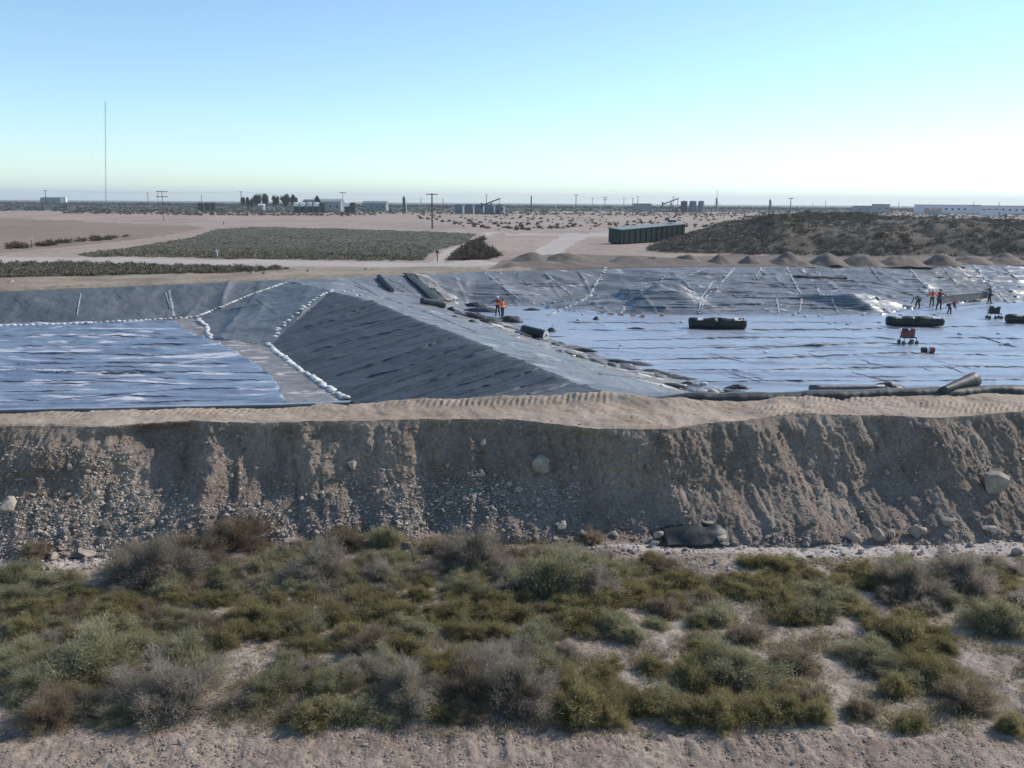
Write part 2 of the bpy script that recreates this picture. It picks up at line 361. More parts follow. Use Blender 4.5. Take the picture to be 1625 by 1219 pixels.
# pit zones in guide pixels
Z_leftfloor = [(-900, 524), (LEFT, 522), (0, 517), (275, 509), (300, 528), (345, 545), (410, 580), (440, 610), (452, 640), (455, 760), (-900, 760)]
Z_apron = [(275, 509), (310, 504), (335, 538), (430, 547), (470, 580), (550, 637), (560, 760), (455, 760), (452, 640), (440, 610), (410, 580), (345, 545), (300, 528)]
Z_leftslope = [(-900, 300), (480, 300), (455, 446), (310, 504), (275, 509), (0, 517), (LEFT, 522), (-900, 524)]
Z_corner = [(310, 504), (455, 446), (525, 462), (430, 547), (335, 538)]
Z_rightfloor = [(745, 486), (850, 488), (900, 494), (1000, 500), (1150, 501), (1400, 501), (1462, 488), (1540, 481), (1625, 480), (3200, 480), (3200, 760), (1200, 760), (1195, 633), (1050, 597), (960, 570), (870, 537), (800, 508), (745, 495)]
Z_farslope = [(668, 300), (3200, 300), (3200, 480), (1625, 480), (1540, 481), (1462, 488), (1400, 501), (1150, 501), (1000, 500), (900, 494), (850, 488), (745, 486), (705, 478), (645, 434)]

NR, NC = 400, 900
v = np.linspace(0, 1, NR)[:, None] ** 1.15; u = np.linspace(-1, 1, NC)[None, :]
Y = np.full((NR, NC), 50.0)
for _i in range(30):
    X = u * (Y * .68 + 3); Y = Y * .5 + .5 * (li(back, X) * (1 - v) + li(rim, X) * v)
X = u * (Y * .68 + 3)
Z = zpit(X, Y)
PX, PY = proj(X, Y, Z)
m_lf = inpoly(PX, PY, Z_leftfloor); m_ap = inpoly(PX, PY, Z_apron); m_ls = inpoly(PX, PY, Z_leftslope); m_co = inpoly(PX, PY, Z_corner)
m_rf = inpoly(PX, PY, Z_rightfloor); m_fs = inpoly(PX, PY, Z_farslope)
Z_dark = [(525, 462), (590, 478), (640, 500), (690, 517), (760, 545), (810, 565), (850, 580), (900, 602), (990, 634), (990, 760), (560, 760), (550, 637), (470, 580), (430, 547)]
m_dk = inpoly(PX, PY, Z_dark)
m_bd = inpoly(PX, PY, [(700, 484), (745, 493), (800, 509), (870, 538), (960, 571), (1050, 598), (1195, 633), (1112, 633), (1000, 599), (920, 572), (850, 547), (780, 521), (708, 498)]) & ~m_rf
m_dv = ~(m_lf | m_ap | m_ls | m_co | m_rf | m_fs)
def seamline(q, per, w, h, s): 
    k = np.floor(q / per); off = _h(k, k * 0, s) * .25
    return np.exp(-(((q / per) % 1 - .5 - off) * per / w) ** 2) * h * (0.6 + .4 * _h(k, k * 0, s + 5))
D = np.zeros_like(Z)
# left floor: long billows lying across the view
wob = fbm(X * .08, Y * .1, 5, 3) * 1.6
lf = ridge(X * .10 + 3, (Y + wob) * .42, 11, 3) ** 2 * .20 + fbm(X * .45, Y * 1.1, 12, 3) * .10
seam = np.exp(-(((Y + wob * .5 + .04 * X) / 2.6 % 1 - .5) * 2.6 / .2) ** 2) * .16
D += m_lf * (lf + seamline(Y + wob * 1.8, 1.25, .13, .10, 14) * sstep(-.1, .4, vn(X * .14, Y * .3, 89)) + seam * (.5 + .5 * vn(X * .15, Y * .4, 9)))
# right floor: flatter sheet with welded seams
wob2 = fbm(X * .06, Y * .1, 45, 3) * 1.0
rf = seamline(Y * 1.0 + wob2 * 2.2 - .05 * X, 1.3, .14, .07, 4) * sstep(0, .5, vn(X * .12, Y * .3, 88)) + ridge(X * .09, (Y + wob2) * .3, 41, 2) ** 3 * .10 + fbm(X * .5, Y * 1.0, 42, 3) * .05
rf = rf + seamline(Y + wob2 * 1.6 + .03 * X, 3.4, .18, .14, 3) * (.35 + .65 * sstep(-.3, .3, vn(X * .08, Y * .2, 78))) + seamline(Y * .75 + X * .5 + wob2, 6.1, .14, .08, 8) * sstep(0, .4, vn(X * .1, Y * .1, 77))
D += m_rf * rf
# divider berm: panels running down the slope at right angles to the crest
sx, sy = .41, -.912
sc_ = X * sx + Y * sy; tc = X * -sy + Y * sx
q = sc_ + fbm(X * .12, Y * .12, 61, 3) * .9 + fbm(X * .5, Y * .5, 62, 2) * .12
dv = seamline(q, 1.7, .09, .09, 21) * (.3 + .7 * sstep(-.3, .3, vn(sc_ * .5, tc * .3, 79))) + seamline(q + .6, 4.3, .12, .08, 22) + fbm(sc_ * .6, tc * .25, 63, 3) * .06 + fbm(sc_ * 1.1, tc * .9, 65, 3) * .06
D += m_dv * dv + m_ap * (fbm(X * .6, Y * .6, 66, 4) * .12)
# side slopes
fold = ridge(X * .22 + Y * .03, Y * .05, 71, 3) ** 4 * .4 + fbm(X * .55, Y * .4, 72, 3) * .2
D += (m_ls | m_co) * fold
fs = fbm(X * .35, Y * .7, 81, 3) * .17 + seamline(Y + wob2 * 1.5 + .02 * X, 2.4, .2, .24, 31) + seamline(X + Y * .4 * np.sign(vn(X * .02, 0 * Y, 3)), 5.4, .18, .14, 33) + ridge(X * .12, Y * .5, 83, 3) ** 3 * .26
D += m_fs * fs
edge = sstep(0, .03, v * np.ones_like(X)) * sstep(0, .02, (1 - v) * np.ones_like(X))
Z = Z + D * edge
V = np.stack([X, Y, Z], -1).reshape(-1, 3); FF = gridfaces(NR, NC)
lab = np.zeros(Z.shape, int)
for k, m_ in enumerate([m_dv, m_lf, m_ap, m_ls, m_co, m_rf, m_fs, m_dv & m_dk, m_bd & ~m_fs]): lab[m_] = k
fl = lab.reshape(-1)[FF[:, 0]]
bm_all = npmesh('terrain_probe', V, FF)
TREES = []
def addtree(V, Fc):
    me = npmesh('probe', V, Fc); o = bpy.data.objects.new('probe', me)
    import bmesh
    b = bmesh.new(); b.from_mesh(me); TREES.append(BVHTree.FromBMesh(b)); b.free(); bpy.data.objects.remove(o); bpy.data.meshes.remove(me)
bpy.data.meshes.remove(bm_all); addtree(V, FF)
specs = [(8, 'fabric_apron', 'apron', 'dusty pale fabric band along the right foot of the ridge strewn with folds', 'fabric strip'),
         (7, 'berm_cover', 'divider', 'seamed fabric with painted shade on the left face of the long ridge dividing the basins', 'fabric cover'),
         (0, 'berm_cover', 'strip', 'dusty grey fabric painted sunlit pale along the top and right flank of the dividing ridge', 'fabric cover'),
         (1, 'basin_liner', 'floor_l', 'shiny blue wrinkled liner with painted white glints on the left basin floor', 'liner'),
         (2, 'fabric_apron', 'apron', 'pale grey dusty fabric strip between blue left floor and dark ridge foot', 'fabric strip'),
         (3, 'slope_liner', 'slope_l', 'dark grey creased liner on the far left slope above the row of sandbags', 'liner'),
         (4, 'slope_liner', 'slope_l', 'dark fabric triangle between the two sandbag lines climbing the corner slope', 'liner'),
         (5, 'basin_liner', 'floor_r', 'pale blue seamed liner covering the right basin floor where the rolls lie', 'liner'),
         (6, 'slope_liner', 'slope_r', 'grey glinting liner on the far right slope and low mounds', 'liner')]
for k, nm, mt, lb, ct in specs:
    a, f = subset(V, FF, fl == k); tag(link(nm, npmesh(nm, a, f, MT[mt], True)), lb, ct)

# ------------------------------------------------------------------ bench, bank, foreground
lipn = lambda x: fbm(x * .45, x * 0, 301, 4) * .13 + fbm(x * 2.2, x * 0, 302, 3) * .08
nb, ncb = 70, 1500
tb = np.linspace(0, 1, nb)[:, None]; ub = np.linspace(-1, 1, ncb)[None, :]
Xb = ub * 26 * np.ones((nb, 1)); yl = li(lip, Xb) + lipn(Xb); yk = li(back, Xb) + .25
Yb = yl + (yk - yl) * tb; Zb = li(lip, Xb, 2) * (1 - tb) + li(back, Xb, 2) * tb
pxb, pyb = proj(Xb, Yb, Zb)
edgeb = sstep(0, .06, tb)
Zb = Zb + fbm(Xb * .8, Yb * .8, 310, 4) * .10 * edgeb + fbm(Xb * 4, Yb * 4, 311, 3) * .025
# windrow along the inner edge, the mound at the end of the dividing ridge
wr = np.exp(-((yk - Yb - .35) / .35) ** 2) * (.04 + .12 * sstep(560, 700, pxb) * (1 - sstep(1060, 1100, pxb)) + .07 * np.exp(-((pxb - 965) / 60) ** 2) + .10 * np.exp(-((pxb - 1255) / 50) ** 2) )
Zb = Zb + wr * (1 + .5 * fbm(Xb * 2, Yb * 2, 312, 3))
def lane(off_back, half, ang, x0, x1, dep=.030, pitch=.21):
    d = yk - Yb - off_back(Xb)
    m = np.exp(-(d / half) ** 6) * sstep(x0 - .6, x0, Xb) * (1 - sstep(x1, x1 + .6, Xb)) * np.clip(.45 + .75 * vn(Xb * .55, Yb * 1.5, 320) + .3 * vn(Xb * 2.5, Yb * 3, 321), .05, 1.1)
    ph = ((Xb + ang * d + .03 * vn(Xb * 3, Yb * 3, 322)) / pitch) % 1
    return m * (np.where(ph < .38, dep, -dep * .45 * np.sin((ph - .38) / .62 * math.pi)))
Zb = Zb + lane(lambda x: .55 + .04 * np.sin(x * .5), .26, .25, -26, 3.0) + lane(lambda x: .95 + .1 * np.sin(x * .4) + x * .02, .28, .5, 2, 26) + lane(lambda x: 1.9 + .12 * np.sin(x * .35 + 1), .28, .7, 2.5, 26) + lane(lambda x: .45 + .05 * np.sin(x), .2, .6, 9, 26, .02)
Vb = np.stack([Xb, Yb, Zb], -1).reshape(-1, 3); Fb = gridfaces(nb, ncb); addtree(Vb, Fb)
tag(link('dirt_bench', npmesh('dirt_bench', Vb, Fb, MT['bench'], True)), 'tan dirt bench with crawler track prints along the bank top', kind='structure')

nk, nck = 190, 1300
tk = np.linspace(0, 1, nk)[:, None]; uk = np.linspace(-1, 1, nck)[None, :]; Xk = uk * 22 * np.ones((nk, 1))
yf = li(foot, Xk); yl2 = li(lip, Xk) + lipn(Xk); zl2 = li(lip, Xk, 2)
gt = np.where(tk < .42, tk / .42 * .56, .56 + (tk - .42) / .58 * .44)
Yk = yf + (yl2 - yf) * gt; Zk = .25 + (zl2 - .25) * tk
pxk = CX + F * Xk / 28
fade = sstep(0, .05, tk) * (1 - sstep(.9, 1, tk)); fade2 = sstep(0, .1, tk) * (1 - sstep(.97, 1, tk))
dy = fbm(Xk * .35, tk * .6, 401, 3) * .5 + ridge(Xk * .9 + tk * .8, tk * .5, 402, 3) * .22
def blob(cx, w, t0, tw, a): return .7 * a * np.exp(-((pxk - cx) / w) ** 4) * np.exp(-((tk - t0) / tw) ** 4)
dy = dy + blob(275, 60, .75, .3, .5) + blob(425, 45, .7, .4, .45) - blob(345, 32, .4, .3, .55) - blob(130, 90, .75, .12, .3) - blob(560, 70, .5, .3, .3) + blob(900, 60, .55, .3, .35) - blob(850, 26, .62, .1, .25) + blob(1200, 90, .6, .4, .25) - blob(1500, 70, .6, .4, .35)
gul = ridge(Xk * 1.6 - tk * .9, tk * 1.1, 403, 3) ** 2
dy = dy + gul * .09 * sstep(800, 1300, pxk) + fbm(Xk * 3.1, tk * 8, 404, 4) * .15 + fbm(Xk * 10, tk * 28, 405, 3) * .06
Yk = Yk + dy * fade
Zk = Zk + fbm(Xk * 5, tk * 14, 406, 3) * .05 * fade2
Vk = np.stack([Xk, Yk, Zk], -1).reshape(-1, 3); Fk = gridfaces(nk, nck); addtree(Vk, Fk)
tag(link('earth_bank', npmesh('earth_bank', Vk, Fk, MT['bank'], True)), 'steep cut earth bank strewn with stones below the bench', kind='structure')

nf, ncf = 420, 900
tf = np.linspace(0, 1, nf)[:, None]; uf = np.linspace(-1, 1, ncf)[None, :]
Yf = np.full((nf, ncf), 18.0)
for _i in range(20):
    Xf = uf * (Yf * .72 + 2); Yf = .5 * Yf + .5 * (8.5 * (1 - tf) + (li(foot, Xf) + .12) * tf)
Xf = uf * (Yf * .72 + 2)
Zf0 = np.full_like(Xf, .25)
pxf, pyf = proj(Xf, Yf, Zf0)
grav_edge = 1150 + 10 * np.sin(pxf / 190) + 8 * fbm(pxf / 60, pxf * 0, 500, 3) - 14 * np.exp(-((pxf - 1350) / 200) ** 2) * -1
grav = pyf > grav_edge
P_path = [(-400, 925), (-400, 912), (0, 898), (140, 884), (185, 880), (150, 896), (0, 914)]
P_path2 = [(940, 874), (1040, 868), (1200, 868), (1625, 862), (2200, 858), (2200, 872), (1625, 880), (1400, 884), (1250, 885), (1180, 880), (1080, 878)]
path = inpoly(pxf, pyf, P_path) | inpoly(pxf, pyf, P_path2)
Zf = Zf0 + fbm(Xf * .5, Yf * .5, 501, 3) * .10 + fbm(Xf * 2.4, Yf * 2.4, 502, 4) * .045 + fbm(Xf * 9, Yf * 9, 503, 3) * .022 + grav * fbm(Xf * 5, Yf * 5, 504, 3) * .03
for px_, py_, sx_, sy_, hh in [(1160, 905, 90, 14, .12), (975, 872, 50, 8, .18)]:
    Zf = Zf + hh * np.exp(-((pxf - px_) / sx_) ** 2 - ((pyf - py_) / sy_) ** 2)
# crawler tread imprints in the gravel
tr = np.exp(-((pyf - 1184) / 20) ** 6) * sstep(650, 700, pxf) + np.exp(-((pyf - 1192) / 18) ** 6) * (1 - sstep(560, 640, pxf)) * .4
Zf = Zf + tr * np.where(((Xf + .1 * Yf) / .34) % 1 < .45, .026, -.012) * (.5 + .5 * vn(Xf * 3, Yf * 5, 509))
Vf = np.stack([Xf, Yf, Zf], -1).reshape(-1, 3); Ff = gridfaces(nf, ncf); addtree(Vf, Ff)
lf_ = (grav * 1 + (path & ~grav) * 2).reshape(-1)[Ff[:, 0]]
for k, nm, mt, lb in [(0, 'sandy_ground', 'sand', 'pale sandy ground between the shrubs'), (1, 'gravel_track', 'gravel', 'stony gravel track along the bottom of the view'), (2, 'dirt_path', 'road', 'pale dirt path at the foot of the bank')]:
    a, f = subset(Vf, Ff, lf_ == k); tag(link(nm, npmesh(nm, a, f, MT[mt], True)), lb, kind='structure')

# ------------------------------------------------------------------ far ground
def hillh(x, y):
    h = 4.7 * sstep(17, 40, x - (y - 135) * .25) * sstep(117, 136, y - fbm(x * .05, y * 0, 610, 2) * 4) * (1 - sstep(165, 190, y))
    h = h * (1 - .18 * sstep(45, 90, x)) + sstep(.4, 2, h) * (fbm(x * .12, y * .12, 611, 4) * 1.1 + ridge(x * .09, y * .09, 612, 3) * .5)
    return h
rows = np.concatenate([np.linspace(0, 1, 230)[:, None] * 110, 110 * (12000 / 110) ** np.linspace(0.01, 1, 130)[:, None]])
nfr, nfc = len(rows), 620
uu = np.linspace(-1, 1, nfc)[None, :]
Yg = np.full((nfr, nfc), 100.) + rows
for _i in range(20):
    Xg = uu * (Yg * .74 + 6); Yg = .5 * Yg + .5 * (li(rim, Xg) - .15 + rows)
Xg = uu * (Yg * .74 + 6)
dr = Yg - li(rim, Xg)
Zg = 3.0 + hillh(Xg, Yg)
Zg = Zg + fbm(Xg * .25, Yg * .25, 601, 3) * .10 * sstep(0, 4, dr) + .02
pg, qg = proj(Xg, Yg, np.full_like(Xg, 3.0))
# low spoil ridge just behind the rim of the right basin
Zg = Zg + np.exp(-((dr - 3.5) / 2.2) ** 2) * sstep(780, 820, pg) * (.55 + .45 * fbm(Xg * .35, Yg * .5, 605, 3)) * (1 - .5 * sstep(1050, 1120, pg))
Zg = Zg + np.exp(-((dr - .8) / .9) ** 2) * .12 * (1 + fbm(Xg * .7, Yg * .5, 606, 3)) * (1 - sstep(640, 780, pg))
Q_field = [(120, 404), (200, 394), (300, 378), (345, 364), (400, 361), (560, 364), (755, 371), (740, 385), (690, 398), (665, 414), (500, 413), (250, 409), (130, 407)]
Q_road = [(-900, 404), (0, 408), (370, 413), (700, 418.5), (760, 414), (800, 420), (740, 425), (700, 424), (370, 422), (0, 417), (-900, 412)]
Q_strip = [(-900, 416), (0, 418), (100, 418), (250, 423), (400, 425), (470, 427), (400, 432), (200, 436), (0, 441), (-900, 445)]
Q_dry = [(-900, 352), (0, 346), (200, 355), (330, 361), (270, 374), (120, 391), (0, 402), (-900, 402)]
Q_track = [(800, 371.5), (930, 371), (1000, 370), (1000, 373), (930, 377), (905, 390), (880, 407), (835, 408), (865, 388), (890, 374.5), (800, 373.5)]
Q_track2 = [(800, 369), (775, 372), (745, 390), (700, 418), (680, 418), (705, 398), (750, 382), (765, 369)]
Q_ochre = [(-900, 475), (-900, 442), (0, 439), (250, 434), (450, 428), (620, 425), (760, 424), (780, 440), (300, 470), (0, 490)]
hmask = hillh(Xg, Yg) > .25
zl = np.zeros(Xg.shape, int)
zl[qg < 334.5 + .002 * pg + 1.5 * fbm(pg / 60, pg * 0, 620, 3)] = 1
for k, Q in [(2, Q_dry), (3, Q_field), (4, Q_ochre), (5, Q_strip), (6, Q_road), (6, Q_track), (6, Q_track2), (8, [(772, 428), (800, 412), (870, 404), (960, 405), (1060, 409), (1100, 408), (1625, 407), (2200, 407), (2200, 430)])]:
    jx = pg + 5 * fbm(Xg * .2, Yg * .2, 630, 2); jy = qg + .8 * fbm(Xg * .3, Yg * .3, 631, 2)
    zl[inpoly(jx, jy, Q)] = k
zl[hmask] = 7
Yg[0, :] -= .5; Zg[0, :] -= 1.2
Vg = np.stack([Xg, Yg, Zg], -1).reshape(-1, 3); Fg = gridfaces(nfr, nfc); addtree(Vg, Fg)
lg = zl.reshape(-1)[Fg[:, 0]]
for k, nm, mt, lb in [(0, 'desert_plain', 'plain', 'bare pinkish desert plain beyond the basins'), (1, 'scrub_plain', 'farscrub', 'grey green scrub plain reaching the horizon'),
                      (2, 'dry_field', 'dry', 'brown dry field at the left behind the road'), (3, 'dark_field', 'scrubsoil', 'dark scrubby field behind the pale road'),
                      (4, 'dirt_track', 'ochre', 'ochre dirt track along the far rim of the left basin'), (5, 'brush_strip', 'scrubsoil', 'dark strip of soil under the brush beside the road'),
                      (6, 'dirt_road', 'road', 'pale dirt road crossing behind the basins'), (8, 'spoil_ridge', 'pile', 'low brown spoil ridge behind the rim of the right basin'), (7, 'hill', 'hill', 'long brush covered hill behind the right basin')]:
    a, f = subset(Vg, Fg, lg == k)
    if len(f): tag(link(nm, npmesh(nm, a, f, MT[mt], True)), lb, kind='structure')

# ------------------------------------------------------------------ placing on the terrain
def hit(px, py):
    d = Vector(ray(px, py)).normalized(); o = Vector((0, 0, CAMZ)); best = None
    for t in TREES:
        h = t.ray_cast(o, d)
        if h[0] is not None and (best is None or h[3] < best[1]): best = (h[0], h[3], h[1])
    return (best[0], best[2]) if best else (Vector(P(px, max(py, hz(px) + 4), 3.0)), Vector((0, 0, 1)))
def zdown(x, y):
    best = None
    for t in TREES:
        h = t.ray_cast(Vector((x, y, 50)), Vector((0, 0, -1)))
        if h[0] is not None and (best is None or h[0].z > best): best = h[0].z
    return best if best is not None else 3.0
def far_at(px, dist):
    q = PD(px, hz(px), dist); return Vector((q[0], q[1], 3.0))

rnd = random.Random(7)
npr = np.random.RandomState(11)
# rock variants
import bmesh
def rock_mesh(seed, sub, flatz=.7):
    b = bmesh.new(); bmesh.ops.create_icosphere(b, subdivisions=sub, radius=.5); r = random.Random(seed)
    ax = [Vector((r.gauss(0, 1), r.gauss(0, 1), r.gauss(0, 1))).normalized() for _ in range(13)]; cut = [r.uniform(.20, .38) for _ in ax]
    for vv in b.verts:
        p = vv.co.copy()
        for a, c in zip(ax, cut):
            d = p.dot(a)
            if d > c: p -= a * (d - c)
        p *= 1 + r.uniform(-.06, .06); p.z *= flatz; p.x *= 1.12; vv.co = p
    return b
rocks = []
for i in range(14):
    b = rock_mesh(i, 2, .6 + .3 * (i % 3) / 2); me = bpy.data.meshes.new('rock'); b.to_mesh(me); b.free(); me.materials.append(MT['stone']); rocks.append(me)
small = []
for i in range(10):
    b = rock_mesh(100 + i, 1, .7); me = bpy.data.meshes.new('t'); b.to_mesh(me); b.free()
    vv = np.array([x.co[:] for x in me.vertices]); ff = np.array([p.vertices[:] for p in me.polygons]); small.append((vv, ff))
def scatter(items, base, name, mt):
    """items: list of (loc, scale vec, rz, rx)"""
    VV = []; FF_ = []; o = 0
    for loc, s, rz, rx in items:
        vv, ff = base[rnd.randrange(len(base))]
        q = vv * np.array(s); c, sn = math.cos(rx), math.sin(rx); y = q[:, 1] * c - q[:, 2] * sn; z = q[:, 1] * sn + q[:, 2] * c
        c, sn = math.cos(rz), math.sin(rz); x = q[:, 0] * c - y * sn; y2 = q[:, 0] * sn + y * c
        VV.append(np.stack([x, y2, z], -1) + np.array(loc)); FF_.append(ff + o); o += len(vv)
    return npmesh(name, np.concatenate(VV), np.concatenate(FF_), mt)

# named boulders: px, py(base), width px, height px, label
BIG = [(459, 872, 46, 24, 'large pale boulder standing alone among grey brush at the bank foot, left'),
       (646, 873, 20, 16, 'rounded pale rock right of the dark bush at the bank foot'),
       (891, 843, 26, 15, 'oval pale boulder at the bank foot where the small stones end'),
       (1047, 858, 24, 22, 'rounded boulder just left of the black liner scrap'),
       (1037, 868, 18, 12, 'small pale boulder in front of the rounded one left of the black scrap'),
       (856, 748, 40, 34, 'big angular block sticking out halfway up the bank'),
       (824, 783, 17, 15, 'tan block embedded in the bank below the angular block'),
       (768, 708, 13, 13, 'pale rock stuck in the bank near its top edge'),
       (1578, 778, 58, 34, 'large tilted pale slab stuck in the bank at far right'),
       (1541, 748, 12, 12, 'small pale rock touching the tilted slab on its left'),
       (1590, 800, 12, 8, 'small pale rock just below the tilted slab'),
       (1471, 682, 20, 13, 'flat pale rock under the bank lip at right'),
       (1506, 836, 34, 22, 'brown boulder resting against the bank foot at right'),
       (1394, 859, 42, 26, 'widest boulder of the cluster at the bank foot right'),
       (1353, 862, 34, 20, 'grey brown boulder left of the widest boulder at bank foot'),
       (1416, 855, 20, 18, 'pale boulder leaning on the right of the widest boulder'),
       (1450, 852, 22, 20, 'grey boulder right of the cluster at the bank foot'),
       (1463, 852, 26, 22, 'bluish grey boulder at the bank foot beside a shaded hollow'),
       (1504, 857, 20, 10, 'flat slab rock lying on the path edge at right'),
       (1201, 855, 14, 9, 'left one of two small pale rocks on the path'),
       (1217, 856, 17, 9, 'right one of two small pale rocks on the path'),
       (1293, 832, 14, 10, 'pale rock low on the bank above the path'),
       (1575, 847, 30, 14, 'long low rock at the bank foot far right'),
       (1615, 852, 26, 14, 'dark red brown rock at the right picture edge on the path'),
       (135, 883, 40, 12, 'long dark flat rock at the left end of the pale path'),
       (82, 890, 26, 12, 'tan rock beside the left path'),
       (62, 888, 18, 14, 'rounded tan rock by the left path next to brown bush'),
       (168, 838, 22, 16, 'pale angular rock in the left rubble slope'),
       (240, 840, 16, 20, 'pointed white rock standing in rubble left of the brush'),
       (105, 852, 20, 18, 'grey rounded rock low in the left rubble slope'),
       (12, 815, 34, 26, 'large grey rock at the left picture edge in the rubble'),
       (152, 792, 24, 18, 'pale blocky rock in the middle of the left rubble slope'),
       (108, 790, 18, 12, 'pale flat rock in the middle of the left rubble slope'),
       (560, 745, 18, 20, 'pale block below the bank ledge, centre left'),
       (975, 852, 22, 9, 'flat tan rock at the path edge left of the black scrap'),
       (925, 852, 18, 12, 'pale rock right of the oval boulder'),
       (284, 1182, 9, 14, 'white upright stone on the gravel track at lower left'),
       (248, 1176, 10, 5, 'white flat stone on the gravel edge at lower left'),
       (1260, 1213, 14, 7, 'pale stone at the bottom edge of the gravel track')]
occupied = []
for i, (px, py, w, h, lb) in enumerate(BIG):
    r = hit(px, py)
    if not r: continue
    p, n = r; sc = w * p.y / math.cos(PITCH) / F * 1.05; sh = h * p.y / math.cos(PITCH) / F * 1.2
    nm = 'boulder' if w > 18 else 'rock'
    o = link(nm, rocks[i % 14], None, p + Vector((0, .1 * sc, sh * .33)), (rnd.uniform(-.2, .2), rnd.uniform(-.25, .25), rnd.uniform(0, 6.28)), (sc, sc * rnd.uniform(.6, .95), sh * 1.3))
    if 'tilted slab' in lb and w > 40: o.rotation_euler = (.3, .65, .2); o.scale = (sc, sc * .5, sh * .9)
    tag(o, lb, 'boulder' if w > 18 else 'rock')
# rubble of the bank
cand = []
N = 0
for _ in range(75000):
    px = rnd.uniform(-60, 1685); py = rnd.uniform(690, 905)
    wgt = 0
    if px < 215 and py > 705: wgt = .75 * min(1, (py - 700) / 40)
    elif px < 560: wgt = .5 * sstep(735, 800, py) if not (300 < px < 400 and py < 800) else .08
    elif px < 920: wgt = .85 * sstep(725, 800, py) * (1 if px < 800 else (1 - .5 * (px - 800) / 120))
    elif px < 1000: wgt = .3 * sstep(800, 850, py)
    else: wgt = .03 + .30 * sstep(835, 850, py)
    if px < 215 and 30 < px < 110 and 720 < py < 790: wgt *= .3
    if py > 858 and 200 < px < 900: wgt *= .2
    wgt *= .35 + .65 * (vn(np.array(px / 40), np.array(py / 28), 700) * .5 + .5) * 1.6
    if rnd.random() < wgt * .8:
        s = .035 + .055 * rnd.random() ** 2 + (.12 * rnd.random() ** 3 if rnd.random() < .22 else 0) + (.14 * rnd.random() if rnd.random() < .012 else 0)
        cand.append((px, py, s))
cand = cand[:15000]; cand.sort(key=lambda c: -c[2])
ind = 0; items = []
for px, py, s in cand:
    r = hit(px, py)
    if not r: continue
    p, n = r
    loc = p + n * (s * .22) * (1 if n.y < 0 else 1)
    if ind < 255:
        o = link('rock', rocks[rnd.randrange(14)], None, loc, (rnd.uniform(-.6, .6), rnd.uniform(-.6, .6), rnd.uniform(0, 6.28)), (s * 1.25,) * 3)
        zone = 'left' if px < 220 else 'centre left' if px < 560 else 'centre' if px < 950 else 'right'
        hgt = 'upper' if py < 760 else 'middle' if py < 820 else 'lower'
        tag(o, '%s rock lying in the %s part of the %s bank rubble' % ('fist sized pale' if s < .13 else 'head sized pale', hgt, zone), 'rock', 'rocks strewn over the earth bank'); ind += 1
    else: items.append((loc, (s * rnd.uniform(.9, 1.5), s, s * rnd.uniform(.7, 1.1)), rnd.uniform(0, 6.28), rnd.uniform(-.6, .6)))
o = link('rubble', scatter(items, small, 'rubble', MT['smallstone'])); tag(o, 'pale rubble of small stones covering the lower bank', 'rubble', kind='stuff')
items = []
for _ in range(9000):
    px = rnd.uniform(-40, 1665); py = rnd.uniform(672, 870); p, n = hit(px, py)
    if p.y > 29 or p.z > 3.15: continue
    s = .03 + .05 * rnd.random() ** 2 + (.08 * rnd.random() if rnd.random() < .08 else 0)
    items.append((p + n * s * .1, (s * rnd.uniform(1, 1.5), s, s * .9), rnd.uniform(0, 6.28), rnd.uniform(-.6, .6)))
tag(link('bank_clods', scatter(items, small, 'bank_clods', MT['bank'])), 'brown clods of soil crusting the earth bank', 'clods', kind='stuff')
# gravel pebbles on the track and between shrubs
items = []
tiny = [(np.array([(0, 0, .5), (.5, 0, 0), (0, .45, 0), (-.5, 0, 0), (0, -.5, 0.05)]) * np.array([1, 1, .8]) + npr.uniform(-.1, .1, (5, 3)), np.array([(0, 1, 2), (0, 2, 3), (0, 3, 4), (0, 4, 1)])) for _ in range(8)]
for _ in range(30000):
    y = rnd.uniform(11, 15.4) if rnd.random() < .8 else rnd.uniform(15, 24.5); x = rnd.uniform(-.66, .66) * y
    a, b = proj(x, y, .25)
    z = .25 + float(fbm(np.array(x * .5), np.array(y * .5), 501, 3)) * .10 + float(fbm(np.array(x * 2.4), np.array(y * 2.4), 502, 4)) * .045
    s = .025 + .045 * rnd.random() ** 2 + (.07 * rnd.random() if rnd.random() < .03 else 0)
    items.append(((x, y, z - .002), (s * rnd.uniform(1, 1.6), s, s), rnd.uniform(0, 6.28), 0))
tag(link('gravel', scatter(items, tiny, 'gravel', MT['pebble'])), 'loose gravel scattered over the track and bare ground', 'gravel', kind='stuff')
# clods on the bench
items = []
for _ in range(3500):
    px = rnd.uniform(0, 1625); py = rnd.uniform(628, 690); r = hit(px, py)
    if r and 26 < r[0].y < 34 and r[0].z > 2.8:
        s = .02 + .05 * rnd.random() ** 3; items.append((r[0], (s * 1.2, s, s), rnd.uniform(0, 6.28), 0))
tag(link('clods', scatter(items, tiny, 'clods', MT['bench'])), 'crumbled dirt clods on the tan bench', 'clods', kind='stuff')

